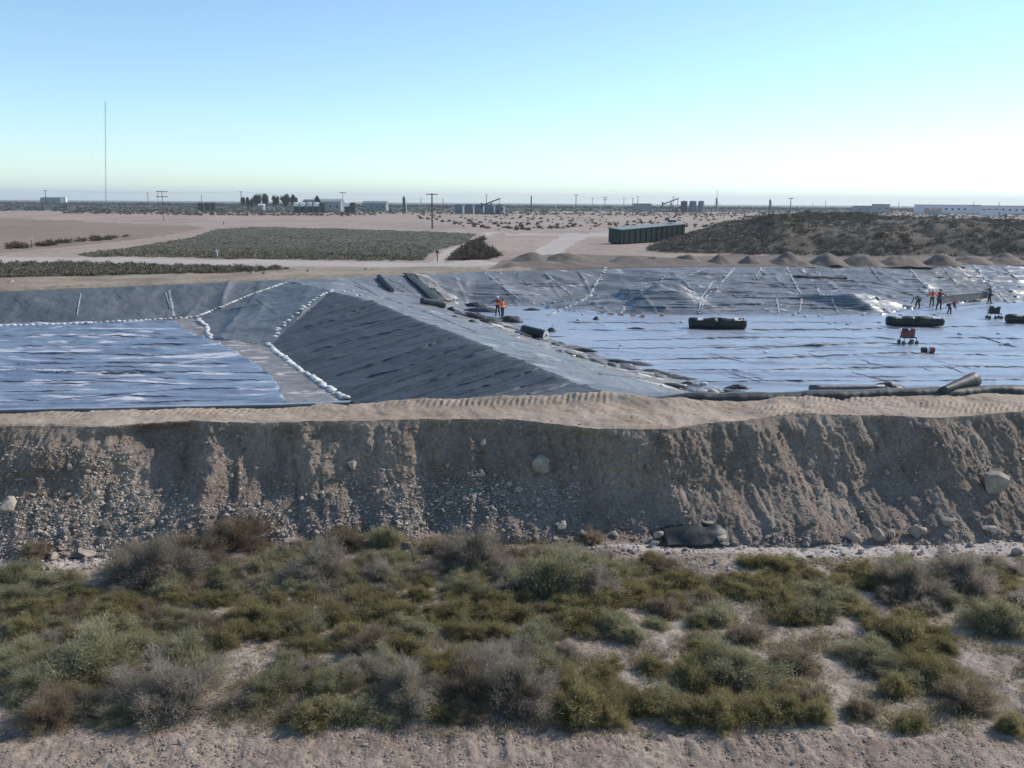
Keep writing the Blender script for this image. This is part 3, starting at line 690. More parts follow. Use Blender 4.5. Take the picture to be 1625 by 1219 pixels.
# ------------------------------------------------------------------ shrubs
def blades(n, kind, seed, W=1.0, H=.62, fine=1.0):
    r = np.random.RandomState(seed)
    nbr = {'olive': 110, 'sage': 80, 'grey': 70, 'brown': 75}[kind]
    th = r.uniform(0, 2 * np.pi, nbr); el = np.arcsin(r.uniform(.0, 1, nbr) ** .75); ln_ = r.uniform(.5, 1.12, nbr) * .44 * (1 + .22 * np.sin(th * 2 + seed) + .15 * np.sin(th * 3 + seed * 2))
    bd = np.stack([np.cos(th) * np.cos(el), np.sin(th) * np.cos(el), np.sin(el) * 1.05 + .05], -1)
    k = r.randint(0, nbr, n); tt = (r.uniform(.22, 1.04, (n, 1)) ** (.6 if kind in ('olive', 'sage') else .85)); sprd = {'olive': .034, 'sage': .036, 'grey': .030, 'brown': .030}[kind]
    base = bd[k] * ln_[k][:, None] * tt + r.normal(0, sprd, (n, 3)) * (.5 + tt) + np.array([0, 0, -.05]) * tt ** 2
    base[:, 2] = np.abs(base[:, 2]) + .005
    out = bd[k] + np.array([0, 0, .1]); out /= np.linalg.norm(out, axis=1)[:, None]
    L, w, jit = {'olive': (.06, .0052, .6), 'sage': (.07, .0050, .6), 'grey': (.085, .0036, .65), 'brown': (.08, .0040, .65)}[kind]
    d = out + r.normal(0, jit, (n, 3)); d /= np.linalg.norm(d, axis=1)[:, None]
    s = np.cross(d, r.normal(0, 1, (n, 3))); s /= np.linalg.norm(s, axis=1)[:, None]
    ln = L * fine * r.uniform(.5, 1.5, (n, 1)) * np.where(r.rand(n, 1) < .12, 2.2, 1.0); ww = w * fine * r.uniform(.6, 1.4, (n, 1))
    A = base - s * ww; B = base + s * ww; T = base + d * ln
    sc = np.array([W, W, H / .55])
    VV = np.stack([A * sc, B * sc, T * sc], 1).reshape(-1, 3); VV[:, 2] = np.maximum(VV[:, 2], -.02)
    return VV, np.arange(n * 3).reshape(-1, 3)
SH = {}
for kind, mt, cnt, nb_ in [('olive', 'olive', 5, 15000), ('sage', 'sage', 4, 14000), ('grey', 'grey', 4, 15000), ('brown', 'brown', 3, 14000)]:
    SH[kind] = []
    for i in range(cnt + 2):
        vv, ff = blades(nb_ if i < cnt else nb_ * 2 + 6000, kind, 900 + i * 7 + len(kind) * 100, fine=1.0 if i < cnt else .62); me = npmesh('foliage', vv, ff, MT[mt])
        st = MB(); rr = random.Random(i * 3 + len(kind))
        for k in range(11 if kind in ('grey', 'brown') else 7):
            a = rr.uniform(0, 6.28); e = rr.uniform(.3, 1.2); L = rr.uniform(.3, .46)
            p1 = Vector((math.cos(a) * math.cos(e) * L * .5, math.sin(a) * math.cos(e) * L * .5, math.sin(e) * L * .45)); p2 = p1 * 2 + Vector((rr.uniform(-.05, .05), rr.uniform(-.05, .05), .04))
            st.tube([(0, 0, -.03), p1, p2], [.011, .007, .0025], 4)
        SH[kind].append((me, st.mesh('stems', MT['stem'])))
BARE = [[(330, 1075), (350, 1035), (420, 1005), (455, 1010), (450, 1040), (390, 1085)], [(195, 1050), (240, 1035), (250, 1050), (215, 1070)],
        [(690, 1010), (760, 1005), (790, 1020), (720, 1030)], [(890, 1030), (980, 1005), (1040, 1010), (1000, 1025), (930, 1035)],
        [(1040, 1030), (1060, 985), (1090, 960), (1090, 990), (1065, 1035)], [(1170, 1010), (1250, 990), (1350, 985), (1340, 1000), (1220, 1018)],
        [(1310, 1095), (1310, 1045), (1345, 1030), (1360, 1060), (1420, 1085), (1380, 1100)], [(1490, 985), (1492, 955), (1535, 952), (1530, 985)],
        [(1480, 1050), (1520, 1028), (1625, 1040), (1625, 1065), (1530, 1062)], [(1400, 1120), (1480, 1100), (1500, 1120), (1430, 1135)], [(1590, 1100), (1625, 1095), (1625, 1120)],
        [(980, 1140), (1040, 1120), (1050, 1150), (990, 1155)], [(1240, 905), (1300, 895), (1310, 905)], [(560, 1010), (600, 1005), (610, 1015), (570, 1020)]]
shr = []
NAMED = [(820, 1134, 150, 'grey', 1.05, 'largest grey tumbleweed bush at the gravel edge, centre'), (925, 1150, 105, 'olive', .9, 'dark rounded bush at the gravel edge right of the large grey one'),
         (640, 1128, 150, 'grey', .95, 'broad grey dead bush left of the largest one at the gravel edge'), (740, 1120, 120, 'brown', .9, 'brown grey bush between the two broad grey bushes in front'),
         (1105, 1148, 100, 'olive', .75, 'left dome of the dark olive clump at the gravel edge'), (1165, 1150, 110, 'olive', .75, 'middle dome of the dark olive clump at the gravel edge'), (1222, 1146, 90, 'olive', .7, 'right dome of the dark olive clump at the gravel edge'),
         (1303, 1148, 66, 'olive', .9, 'small domed bush just right of the dark olive clump'), (1372, 1140, 62, 'brown', .8, 'brown topped little bush in front of the bare patch at right'), (1452, 1160, 66, 'olive', .95, 'solitary round olive bush on bare ground at lower right'),
         (1425, 1104, 62, 'olive', .9, 'round bush standing in the bare sand patch at right'), (1545, 1130, 110, 'brown', .9, 'open twiggy brown bush at lower right'), (1612, 1160, 60, 'olive', .9, 'dark bush cut by the right picture edge near the gravel'),
         (612, 872, 60, 'sage', 1.0, 'dark grey bush beside the rounded pale rock at the bank foot'), (941, 863, 44, 'brown', .9, 'round brown bush below the bank right of the oval boulder'), (52, 890, 62, 'brown', .9, 'round brown bush at the left end of the pale path'),
         (230, 930, 150, 'grey', .8, 'wide brown grey brush behind the olive shrubs at left'), (290, 915, 80, 'grey', .9, 'lavender grey twiggy bush left of the boulder'), (500, 925, 130, 'grey', .75, 'lavender grey brush in front of the large boulder'),
         (370, 874, 100, 'brown', .8, 'brown brush against the foot of the bank at left centre'), (300, 896, 110, 'brown', .8, 'brown brush right of the left path'), (545, 873, 90, 'brown', .6, 'low brown brush between boulder and dark bush'),
         (870, 945, 130, 'sage', 1.0, 'tall pale sage bush behind the olive rows, centre'), (750, 905, 120, 'grey', .9, 'dark grey brush behind the tall sage bush'), (940, 950, 100, 'grey', .9, 'grey bush right of the tall pale sage bush'),
         (1455, 950, 120, 'grey', .9, 'broad grey bush at right below the path'), (1545, 940, 120, 'grey', .85, 'pale grey bush right of the broad grey bush'), (1240, 910, 60, 'olive', .8, 'dark round bush standing at the path edge'),
         (130, 1075, 160, 'sage', .9, 'large pale sage bush at left in front of the olive rows'), (260, 1140, 190, 'grey', .85, 'large grey green brush at lower left beside the gravel'), (60, 1160, 150, 'brown', .7, 'brown grey brush at the lower left corner'),
         (290, 1055, 90, 'sage', .9, 'sage bush beside the bare sandy patch at left'), (430, 1110, 110, 'sage', .7, 'low sage bush right of the left sandy patch'), (1600, 1010, 110, 'sage', .8, 'blue green bush at the right picture edge'),
         (1490, 1080, 110, 'olive', .6, 'long low dark bush at right of the central bare strip'), (1180, 1095, 150, 'sage', .7, 'broad grey green bush behind the dark olive clump')]
nused = {}
def shrub(x, y, w, h, kind, lb, grp):
    z = zdown(x, y); k = nused.get(kind, 0); nused[kind] = k + 1
    fm, sm = SH[kind][rnd.randrange(len(SH[kind]) - 2) if w < 1.3 else len(SH[kind]) - 1 - rnd.randrange(2)]
    e = empty('shrub', (x, y, z - .02), rnd.uniform(0, 6.28)); e.scale = (w, w * rnd.uniform(.85, 1.1), h)
    link('foliage', fm, e); link('stems', sm, e); tag(e, lb, 'shrub', grp); shr.append((x, y, w))
GRP = 'desert shrubs in front of the bank'
for px, py, w, kind, hh, lb in NAMED:
    p = P(px, py, .3); W = w * p[1] / math.cos(PITCH) / F * 1.05
    shrub(p[0], p[1] + W * .25, W * 1.05, W * .95 * hh, kind, lb, None)
def ztype(px, py):
    r = rnd.random()
    if py < 905 and px < 1000: return 'brown' if r < .42 else 'grey' if r < .62 else 'sage'
    if px > 1400 and py < 965: return 'grey' if r < .35 else 'sage' if r < .75 else 'olive'
    if py < 940 and px < 960: return 'grey' if r < .38 else 'sage' if r < .72 else 'olive' if r < .9 else 'brown'
    if py < 1015: return 'olive' if r < .72 else 'sage' if r < .92 else 'brown'
    if px < 460: return 'sage' if r < .5 else 'grey' if r < .62 else 'olive' if r < .9 else 'brown'
    if px < 960: return 'grey' if r < .25 else 'brown' if r < .38 else 'sage' if r < .72 else 'olive'
    return 'olive' if r < .55 else 'sage' if r < .85 else 'grey' if r < .92 else 'brown'
KW = {'olive': 'low olive green', 'sage': 'pale sage green', 'grey': 'leafless grey', 'brown': 'dry brown'}
tries = 0
while len(shr) < 300 and tries < 30000:
    tries += 1
    y = rnd.uniform(14.2, 24.7); x = rnd.uniform(-.62, .62) * y
    px, py = [float(q) for q in proj(x, y, .3)]
    if py > 1140 or py < 868: continue
    if px > 1040 and py < 895 : continue
    if px < 190 and py < 920 : continue
    if px > 940 and py < 885: continue
    if any(inpoly(np.array([px, px]), np.array([py - 6, py - 22]), b).any() for b in BARE): continue
    if px > 1150 and py > 985 and rnd.random() < .6: continue
    kind = ztype(px, py); w = {'olive': rnd.uniform(.7, 1.3), 'sage': rnd.uniform(.8, 1.5), 'grey': rnd.uniform(.8, 1.55), 'brown': rnd.uniform(.65, 1.25)}[kind] * (1 if py < 1000 else 1.05)
    if any((x - a) ** 2 + (y - b) ** 2 < (.215 * (w + c)) ** 2 for a, b, c in shr): continue
    row = ('beside the gravel' if py > 1110 else 'second row from gravel' if py > 1070 else 'before the bare patches' if py > 1025 else 'beside bare sand' if py > 985
           else 'in front olive rows' if py > 950 else 'in rear olive rows' if py > 915 else 'nearest the bank')
    cn = ['far left edge', 'below left rubble', 'below the lone large boulder', 'below the rounded rock', 'below the middle rubble', 'below the oval boulder', 'below the black scrap', 'right of the black scrap', 'below the boulder cluster', 'far right edge']
    side = cn[min(9, max(0, int(np.searchsorted([160, 330, 480, 650, 800, 960, 1120, 1280, 1450], px))))]
    sz = 'small' if w < .85 else 'medium sized' if w < 1.1 else 'wide'
    shrub(x, y, w, w * rnd.uniform(.42, .72), kind, '%s %s shrub %s, %s' % (sz, KW[kind], row, side), GRP)
# ground litter and seedlings: short blades
def tufts(pts, nper, rad, L, w, seed, name, mt, up=1.0):
    r = np.random.RandomState(seed); pts = np.asarray(pts); n = len(pts) * nper
    b = np.repeat(pts, nper, 0); R_ = np.repeat(np.asarray(rad) * np.ones(len(pts)), nper)[:, None]
    g = r.normal(0, 1, (n, 3)); g /= np.linalg.norm(g, axis=1)[:, None]; g[:, 2] = np.abs(g[:, 2])
    base = b + g * R_ * r.uniform(.2, 1, (n, 1)) * np.array([1, 1, .75 * up])
    d = g + r.normal(0, .6, (n, 3)) + np.array([0, 0, .3]); d /= np.linalg.norm(d, axis=1)[:, None]
    s = np.cross(d, r.normal(0, 1, (n, 3))); s /= np.linalg.norm(s, axis=1)[:, None]
    k = R_ / np.mean(R_); ln = L * k * r.uniform(.5, 1.5, (n, 1)); ww = w * k * r.uniform(.6, 1.4, (n, 1))
    VV = np.stack([base - s * ww, base + s * ww, base + d * ln], 1).reshape(-1, 3)
    return link(name, npmesh(name, VV, np.arange(n * 3).reshape(-1, 3), MT[mt]))
pts = []
while len(pts) < 13000:
    y = rnd.uniform(13.6, 25); x = rnd.uniform(-.66, .66) * y; px, py = [float(q) for q in proj(x, y, .3)]
    if vn(np.array(x * 1.3), np.array(y * 1.3), 810) < -.15 or py > 1165 or (py > 1150 and rnd.random() < .7): continue
    if any(inpoly(np.array([px]), np.array([py]), b).any() for b in BARE) and rnd.random() < .85: continue
    if (px > 940 and py < 885) or (px < 190 and 880 < py < 915): continue
    pts.append((x, y, .25 + float(fbm(np.array(x * .5), np.array(y * .5), 501, 3)) * .1 - .01))
o = tufts(pts, 34, [rnd.uniform(.06, .26) for _ in pts], .06, .0055, 5, 'ground_cover', 'litter', .5)
tag(o, 'low dry weeds and litter covering the ground between shrubs', 'weeds', kind='stuff')

pts = []
while len(pts) < 1500:
    y = rnd.uniform(14.3, 24.8); x = rnd.uniform(-.66, .66) * y; px, py = [float(q) for q in proj(x, y, .3)]
    if py > 1138 or vn(np.array(x * .8), np.array(y * .8), 811) < (-.1 if px < 1000 else .1): continue
    if any(inpoly(np.array([px]), np.array([py]), b).any() for b in BARE): continue
    if (px > 940 and py < 890) or (px < 190 and py < 920): continue
    pts.append((x, y, .25 + float(fbm(np.array(x * .5), np.array(y * .5), 501, 3)) * .1 - .02))
o = tufts(pts, 150, [rnd.uniform(.1, .3) for _ in pts], .06, .005, 15, 'low_scrub', 'litter', .9)
tag(o, 'low tangled olive grey scrub filling the gaps between the shrubs', 'scrub', kind='stuff')

# ------------------------------------------------------------------ sandbags
def bag_mesh(seed):
    r = random.Random(seed); n, m = 10, 7; vv = []
    for j in range(m):
        t = -1 + 2 * j / (m - 1); rr = (1 - abs(t) ** 3.5) ** .5 * (1 if abs(t) < 1 else 0) + .04
        for k in range(n):
            a = 2 * math.pi * k / n; ca, sa = math.cos(a), math.sin(a)
            vv.append((t * .3, .2 * rr * math.copysign(abs(ca) ** .8, ca) * r.uniform(.9, 1.1), .1 * rr * math.copysign(abs(sa) ** .8, sa) * r.uniform(.85, 1.15) + .08 - .03 * t * t))
    ff = [(j * n + k, j * n + (k + 1) % n, (j + 1) * n + (k + 1) % n, (j + 1) * n + k) for j in range(m - 1) for k in range(n)]
    ff += [tuple(range(n - 1, -1, -1)), tuple((m - 1) * n + k for k in range(n))]
    return MB().add(vv, ff).mesh('sandbag', MT['bag'], True)
bags = [bag_mesh(i) for i in range(4)]
LINES = [
    ([(0, 517), (80, 515), (150, 512), (230, 508), (310, 504)], .78, 'white sandbag in the row along the foot of the far left slope', 1.05, 0),
    ([(312, 503), (350, 488), (400, 467), (456, 448)], .7, 'white sandbag in the line climbing from the left floor to the rim', 1.15, 0),
    ([(314, 507), (330, 518), (328, 528), (336, 538)], .8, 'white sandbag in the short hook beside the corner of the blue floor', 1.15, .15),
    ([(526, 461), (505, 472), (480, 490), (455, 510), (432, 535)], 1.25, 'white sandbag in the gappy line down the left end of the dark ridge', 1.1, .3),
    ([(425, 546), (440, 560), (470, 583), (510, 608), (550, 635)], .62, 'white sandbag in the thick line along the foot of the dark ridge', 1.25, .15),
    ([(770, 433), (797, 455), (825, 476)], .9, 'white sandbag in the first straight line down the far slope, left', .85, .05),
    ([(816, 434), (842, 455)], 1.1, 'white sandbag in the short second line on the far slope', .8, .2),
    ([(866, 436), (905, 467)], 1.0, 'white sandbag in the third line down the far slope', .85, .15),
    ([(959, 426), (948, 448), (934, 472), (905, 486), (865, 502)], .8, 'white sandbag in the line bending down the far slope to the basin floor', 1.1, .3),
    ([(1165, 426), (1145, 448), (1115, 475), (1109, 498)], .9, 'white sandbag in the line running down behind the dark roll', .95, .25),
    ([(1214, 425), (1201, 441)], .9, 'white sandbag in a short line below the far rim', .9, .2),
    ([(1248, 424), (1256, 440), (1269, 464)], .95, 'white sandbag in the line left of the dark stain on the far slope', .9, .2),
    ([(1292, 424), (1302, 438)], 1.0, 'white sandbag in the short line above the dark stain', .9, .25),
    ([(1441, 423), (1456, 442), (1478, 462)], .85, 'white sandbag in the line ending behind the bending workers', .95, .2),
    ([(1544, 422), (1562, 440), (1582, 462), (1600, 480)], .6, 'white sandbag in the thick bright line at the far right slope', 1.15, .45),
    ([(1058, 430), (1050, 446), (1022, 458), (1000, 468), (985, 495)], 1.5, 'white sandbag on the first grey mound', .85, .3),
    ([(1088, 447), (1103, 467)], .9, 'white sandbag on the right flank of the first mound', .85, .25),
    ([(1296, 454), (1301, 470), (1320, 468)], .7, 'white sandbag around the left side of the second mound', 1.0, .2),
]
nb = 0; BAGS = []
for pl, sp, lb, sc, jt in LINES:
    w = []
    for a, b in zip(pl[:-1], pl[1:]):
        for k in range(12): w.append((a[0] + (b[0] - a[0]) * k / 12, a[1] + (b[1] - a[1]) * k / 12))
    w.append(pl[-1]); w = [hit(*q)[0] for q in w]
    acc = 0
    for a, b in zip(w[:-1], w[1:]):
        L = (b - a).length; sp_ = sp * .55
        if L > 8: continue
        while acc < L:
            p = a.lerp(b, acc / L); acc += sp_ * rnd.uniform(.85, 1.15)
            x, y = p.x + rnd.uniform(-jt, jt) * .6, p.y + rnd.uniform(-jt, jt) * .6; q = zdown(x, y)
            d = b - a; rz = math.atan2(d.y, d.x) + (rnd.uniform(-.35, .35) if jt < .1 else rnd.uniform(-1.5, 1.5))
            s = sc * rnd.uniform(.42, .66)
            BAGS.append((x * x + y * y, (x, y, q - .02), rz, s, lb)); nb += 1
        acc -= L
BAGS.sort(key=lambda t: t[0]); far_bags = []
for i, (_d, loc, rz, s, lb) in enumerate(BAGS):
    if i < 215: tag(link('sandbag', bags[i % 4], None, loc, (rnd.uniform(-.1, .1), rnd.uniform(-.1, .1), rz), (s, s, s)), lb, 'sandbag', 'white sandbags holding the liners down')
    else: far_bags.append((loc, rz, s))
VV = []; FQ = []; o_ = 0; bv = np.array([v_.co[:] for v_ in bags[0].vertices]); bf = np.array([p_.vertices[:] for p_ in bags[0].polygons if len(p_.vertices) == 4])
for loc, rz, s in far_bags:
    c, sn = math.cos(rz), math.sin(rz); VV.append(np.stack([bv[:, 0] * c - bv[:, 1] * sn, bv[:, 0] * sn + bv[:, 1] * c, bv[:, 2]], -1) * s + np.array(loc)); FQ.append(bf + o_); o_ += len(bv)
tag(link('distant_sandbags', npmesh('distant_sandbags', np.concatenate(VV), np.concatenate(FQ), MT['bag'], True)), 'many small white sandbags in lines on the far slopes', 'sandbags', kind='stuff')

SEAMS = [([(770, 433), (797, 455), (826, 477)], .3), ([(866, 435), (906, 468)], .22), ([(959, 426), (946, 450), (934, 472)], .35), ([(1165, 426), (1145, 448)], .3), ([(1130, 448), (1112, 474), (1108, 498)], .3), ([(1248, 424), (1258, 445), (1270, 466)], .25),
         ([(1441, 423), (1456, 442), (1478, 464)], .3), ([(1544, 422), (1562, 440), (1600, 481)], .4), ([(1380, 424), (1398, 446)], .2), ([(1120, 426), (1085, 440)], .2), ([(1232, 474), (1236, 497)], .3), ([(1272, 474), (1268, 497)], .3), ([(1320, 475), (1330, 497)], .22),
         ([(1495, 423), (1520, 455)], .2), ([(1590, 423), (1622, 450)], .22), ([(820, 434), (842, 455)], .2), ([(915, 430), (930, 445)], .16), ([(1208, 425), (1196, 444)], .25), ([(268, 462), (276, 503)], .3), ([(262, 464), (270, 490)], .14), ([(128, 466), (122, 500)], .16), ([(560, 446), (600, 470), (680, 497), (760, 530)], .12), ([(985, 497), (1000, 476), (1030, 458)], .25)]
parent_slope = bpy.data.objects.get('slope_liner.002')
for pl, w_ in SEAMS:
    w = []
    for a, b in zip(pl[:-1], pl[1:]):
        n_ = max(2, int(math.hypot(a[0] - b[0], a[1] - b[1]) / 1.5))
        for k in range(n_): w.append(hit(a[0] + (b[0] - a[0]) * k / n_, a[1] + (b[1] - a[1]) * k / n_)[0])
    w.append(hit(*pl[-1])[0]); rows_ = []
    for k, p in enumerate(w):
        d = (w[min(k + 1, len(w) - 1)] - w[max(k - 1, 0)]); d.z = 0; d.normalize(); nx, ny = -d.y, d.x; ww = w_ * rnd.uniform(.35, 1.0)
        for q in (-1, 0, 1): x, y = p.x + nx * ww * q * .5, p.y + ny * ww * q * .5; rows_.append((x, y, zdown(x, y) + (.07 if q == 0 else .015)))
    link('weld_seam', npmesh('weld_seam', np.array(rows_), gridfaces(len(w), 3), MT['seam'], True), parent_slope)

# long raised folds, wrinkle shadow painted in by their dark colour
def tag_folds(lines, parent, w_, h_, mt='fold_shade', gap=.25, skip=0.0, sd=1):
    for li_, pl in enumerate(lines):
        w = []
        for a, b in zip(pl[:-1], pl[1:]):
            n_ = max(2, int(math.hypot(a[0] - b[0], a[1] - b[1]) / 3))
            for k in range(n_): w.append(hit(a[0] + (b[0] - a[0]) * k / n_, a[1] + (b[1] - a[1]) * k / n_ + .8 * float(vn(np.array(k * .35), np.array(li_ * 3.1), sd)))[0])
        w.append(hit(*pl[-1])[0])
        if max((w[k + 1] - w[k]).length for k in range(len(w) - 1)) > 9: continue
        rows_ = []
        for k, p in enumerate(w):
            d = (w[min(k + 1, len(w) - 1)] - w[max(k - 1, 0)]); d.z = 0; d.normalize(); nx, ny = -d.y, d.x
            f = max(.12, .5 + .5 * float(vn(np.array(k * .11), np.array(li_ * 7.7), sd + 1))) * min(1, .2 + .2 * min(k, len(w) - 1 - k)); ww = w_ * f; hh = h_ * f
            for q, z_ in ((-1, -.03), (-.35, .8), (.1, 1), (1, -.03)):
                x, y = p.x + nx * ww * q * .6, p.y + ny * ww * q * .6; rows_.append((x, y, zdown(x, y) + (hh * z_ if z_ > 0 else -.03)))
        link('shaded_fold', npmesh('shaded_fold', np.array(rows_), gridfaces(len(w), 4), MT[mt], True), parent)
PB = lambda n: bpy.data.objects.get(n)
tag_folds([[(900, 523), (1000, 525), (1090, 525)], [(1185, 524), (1330, 523), (1450, 521), (1625, 516)], [(940, 541), (1080, 538), (1300, 535), (1380, 538)], [(930, 553), (1100, 552), (1260, 550), (1380, 545), (1540, 546)], [(1000, 571), (1140, 569), (1240, 568), (1420, 560), (1625, 565)],
           [(1060, 587), (1225, 587), (1400, 583), (1625, 582)], [(1100, 606), (1230, 604), (1400, 605), (1625, 603)], [(1380, 534), (1430, 540)], [(1545, 531), (1600, 549), (1625, 552)], [(1350, 591), (1400, 603)], [(1415, 608), (1455, 622)], [(900, 512), (1080, 513)], [(1190, 511), (1400, 512)], [(1250, 560), (1320, 571)], [(1500, 536), (1625, 538)], [(1120, 560), (1180, 575)], [(1480, 571), (1560, 590)]],
          PB('basin_liner.001'), .18, .075, sd=31)
tag_folds([[(0, 533), (180, 533), (290, 538)], [(30, 549), (170, 548), (300, 546)], [(10, 560), (150, 562), (330, 563)], [(20, 578), (200, 575), (370, 578)], [(90, 594), (300, 590), (430, 592)], [(0, 606), (150, 604), (280, 610)], [(90, 634), (230, 622), (300, 617), (440, 615)], [(180, 641), (290, 637), (410, 634)], [(0, 622), (120, 620)], [(172, 526), (260, 530)], [(240, 600), (420, 604)]],
          PB('basin_liner'), .13, .055, sd=32)
tag_folds([[(598, 482), (565, 493), (530, 508), (480, 520)], [(641, 501), (600, 510), (560, 519), (500, 538)], [(675, 514), (620, 527), (560, 540), (490, 560)], [(700, 522), (640, 540), (580, 557), (520, 572)], [(726, 533), (660, 556), (600, 576), (530, 598)], [(752, 544), (700, 562), (640, 585), (580, 600)], [(780, 554), (730, 571), (680, 590), (610, 612)],
           [(807, 565), (750, 583), (700, 600), (640, 622)], [(835, 576), (780, 597), (720, 615)], [(857, 584), (820, 598), (770, 613), (720, 628)], [(885, 598), (840, 612), (780, 628)], [(905, 609), (860, 622), (820, 630)], [(560, 472), (530, 486), (495, 496)]],
          PB('berm_cover'), .16, .11, sd=33)
tag_folds([[(1000, 448), (1060, 443), (1120, 447), (1200, 449), (1240, 455)], [(1130, 459), (1200, 455), (1290, 458)], [(985, 475), (1100, 472), (1230, 473), (1400, 475)], [(1130, 485), (1230, 481), (1300, 486)], [(1000, 487), (1100, 488)], [(1290, 443), (1380, 447), (1440, 462)], [(1330, 452), (1400, 456), (1470, 475)], [(1480, 440), (1620, 441)], [(1490, 455), (1620, 452)], [(1100, 436), (1240, 435)], [(780, 452), (920, 450)], [(740, 466), (900, 470)], [(1480, 469), (1620, 468)], [(1310, 488), (1420, 492)]],
          PB('slope_liner.002'), .22, .09, sd=34)
tag_folds([[(800, 533), (900, 534)], [(760, 522), (830, 518)], [(900, 572), (1010, 574)], [(650, 480), (760, 500)], [(930, 592), (1060, 605)], [(620, 452), (650, 470)], [(560, 452), (590, 465)], [(630, 446), (665, 475)], [(615, 442), (650, 462)]], PB('berm_cover.001'), .16, .08, sd=35)
tag_folds([[(20, 470), (40, 490), (28, 505)], [(180, 462), (200, 480)], [(330, 452), (335, 470)], [(350, 495), (400, 485)], [(400, 470), (440, 500), (420, 530)]], PB('slope_liner'), .15, .06, sd=36)

def rand_folds(n, x0, x1, y0, y1, lmin, lmax, slope, seed):
    r = random.Random(seed); out = []
    while len(out) < n:
        px = r.uniform(x0, x1); py = r.uniform(y0, y1); L_ = r.uniform(lmin, lmax); out.append([(px, py), (px + L_ * .5, py + r.uniform(-2, 2) + slope * L_ * .5), (px + L_, py + slope * L_ + r.uniform(-1.5, 1.5))])
    return out
tag_folds(rand_folds(34, 760, 1560, 432, 470, 40, 130, .01, 51), PB('slope_liner.002'), .15, .06, sd=41)
tag_folds(rand_folds(14, 1000, 1330, 474, 494, 40, 120, .0, 52), PB('slope_liner.002'), .15, .06, sd=42)
tag_folds(rand_folds(16, 1080, 1500, 526, 606, 60, 150, -.005, 53) + rand_folds(8, 1150, 1500, 530, 600, 25, 60, .32, 54), PB('basin_liner.001'), .11, .045, sd=43)
tag_folds(rand_folds(16, 0, 250, 530, 640, 60, 160, 0, 55), PB('basin_liner'), .10, .045, sd=44)

# ------------------------------------------------------------------ liner rolls and folded edges
def roll(p0, p1, r0, r1, lb, endmat='greyliner', body='blackliner', grp=None, cat='liner roll', name='liner_roll'):
    p0 = Vector(p0); p1 = Vector(p1); e = empty(name, p0); d = p1 - p0; rr = random.Random(int(abs(p0.x) * 91))
    pts = [d * t for t in (0, .12, .3, .5, .7, .88, 1)]; b = MB().tube(pts, [r0 + (r1 - r0) * t for t in (0, .12, .3, .5, .7, .88, 1)], 20, True, 1, .035, rr)
    b.build('sheet', MT[body], e, True)
    dn = d.normalized()
    c = MB(); c.tube([d + dn * .004, d + dn * .03], [r1 * .92, r1 * .90], 20); c.build('end_face', MT[endmat], e)
    c = MB(); c.tube([d + dn * .03, d + dn * .07], [r1 * .22, r1 * .2], 12); c.build('core', MT['darksteel'], e)
    tag(e, lb, cat, grp); return e
def hz_(px, py, up=0): 
    p = hit(px, py)[0]; return Vector((p.x, p.y, p.z + up))
roll(hz_(668, 482, .3), hz_(706, 489, .33), .26, .33, 'fabric roll with a pale round end at the top of the ridge strip', body='divider')
roll(hz_(830, 530, .35), hz_(866, 541, .4), .33, .38, 'dark roll with round white end lying at the right foot of the ridge', endmat='bag')
roll(hz_(602, 442, .15), hz_(622, 464, .2), .28, .24, 'long grey roll lying down the slope behind the ridge top', body='divider')
roll(PD(1286, 617, 31.2), PD(1402, 615, 31.8), .14, .11, 'thin grey roll lying along the black liner edge at right', body='greyliner', endmat='blackliner')
roll(PD(1494, 621, 30.6), PD(1546, 603, 31.6), .13, .285, 'thick black roll with round end propped on the liner edge at right', endmat='blackliner')
# folded hump next to thin roll
def drape(name, cpx, cpy, dist, w, dpt, h, mt, lb, cat, seed, rot=0, sharp=1.5, sag=0.05):
    n = 26; r = random.Random(seed); V_ = []
    o = Vector(PD(cpx, cpy, dist)); x = np.linspace(-1, 1, n)[:, None] * np.ones((1, n)); y = np.linspace(-1, 1, n)[None, :] * np.ones((n, 1))
    zz = h * np.clip(1 - np.abs(x) ** sharp, 0, 1) * np.clip(1 - np.abs(y) ** 2.2, 0, 1) ** .7 + fbm(x * 3, y * 3, seed, 3) * h * .18 + fbm(x * 1.2, y * 1.2, seed + 1, 2) * h * .3 * (1 - y * y) - sag
    xx = x * w / 2 * (1 + .12 * vn(y * 2, x, seed + 3)); yy = y * dpt / 2 * (1 + .12 * vn(x * 2, y, seed + 4))
    c, s = math.cos(rot), math.sin(rot)
    V_ = np.stack([xx * c - yy * s, xx * s + yy * c, zz], -1).reshape(-1, 3)
    ob = link(name, npmesh(name, V_, gridfaces(n, n), MT[mt], True), None, o); tag(ob, lb, cat)
    md = ob.modifiers.new('thick', 'SOLIDIFY'); md.thickness = .02
    return ob
drape('liner_fold', 1408, 620, 32.2, 1.35, 1.0, .34, 'blackliner', 'humped black fold of liner at the right end of the thin grey roll', 'liner fold', 3)
drape('liner_fold', 1552, 623, 31.4, 1.3, .8, .14, 'blackliner', 'crumpled black sheet under the thick round roll', 'liner fold', 4)
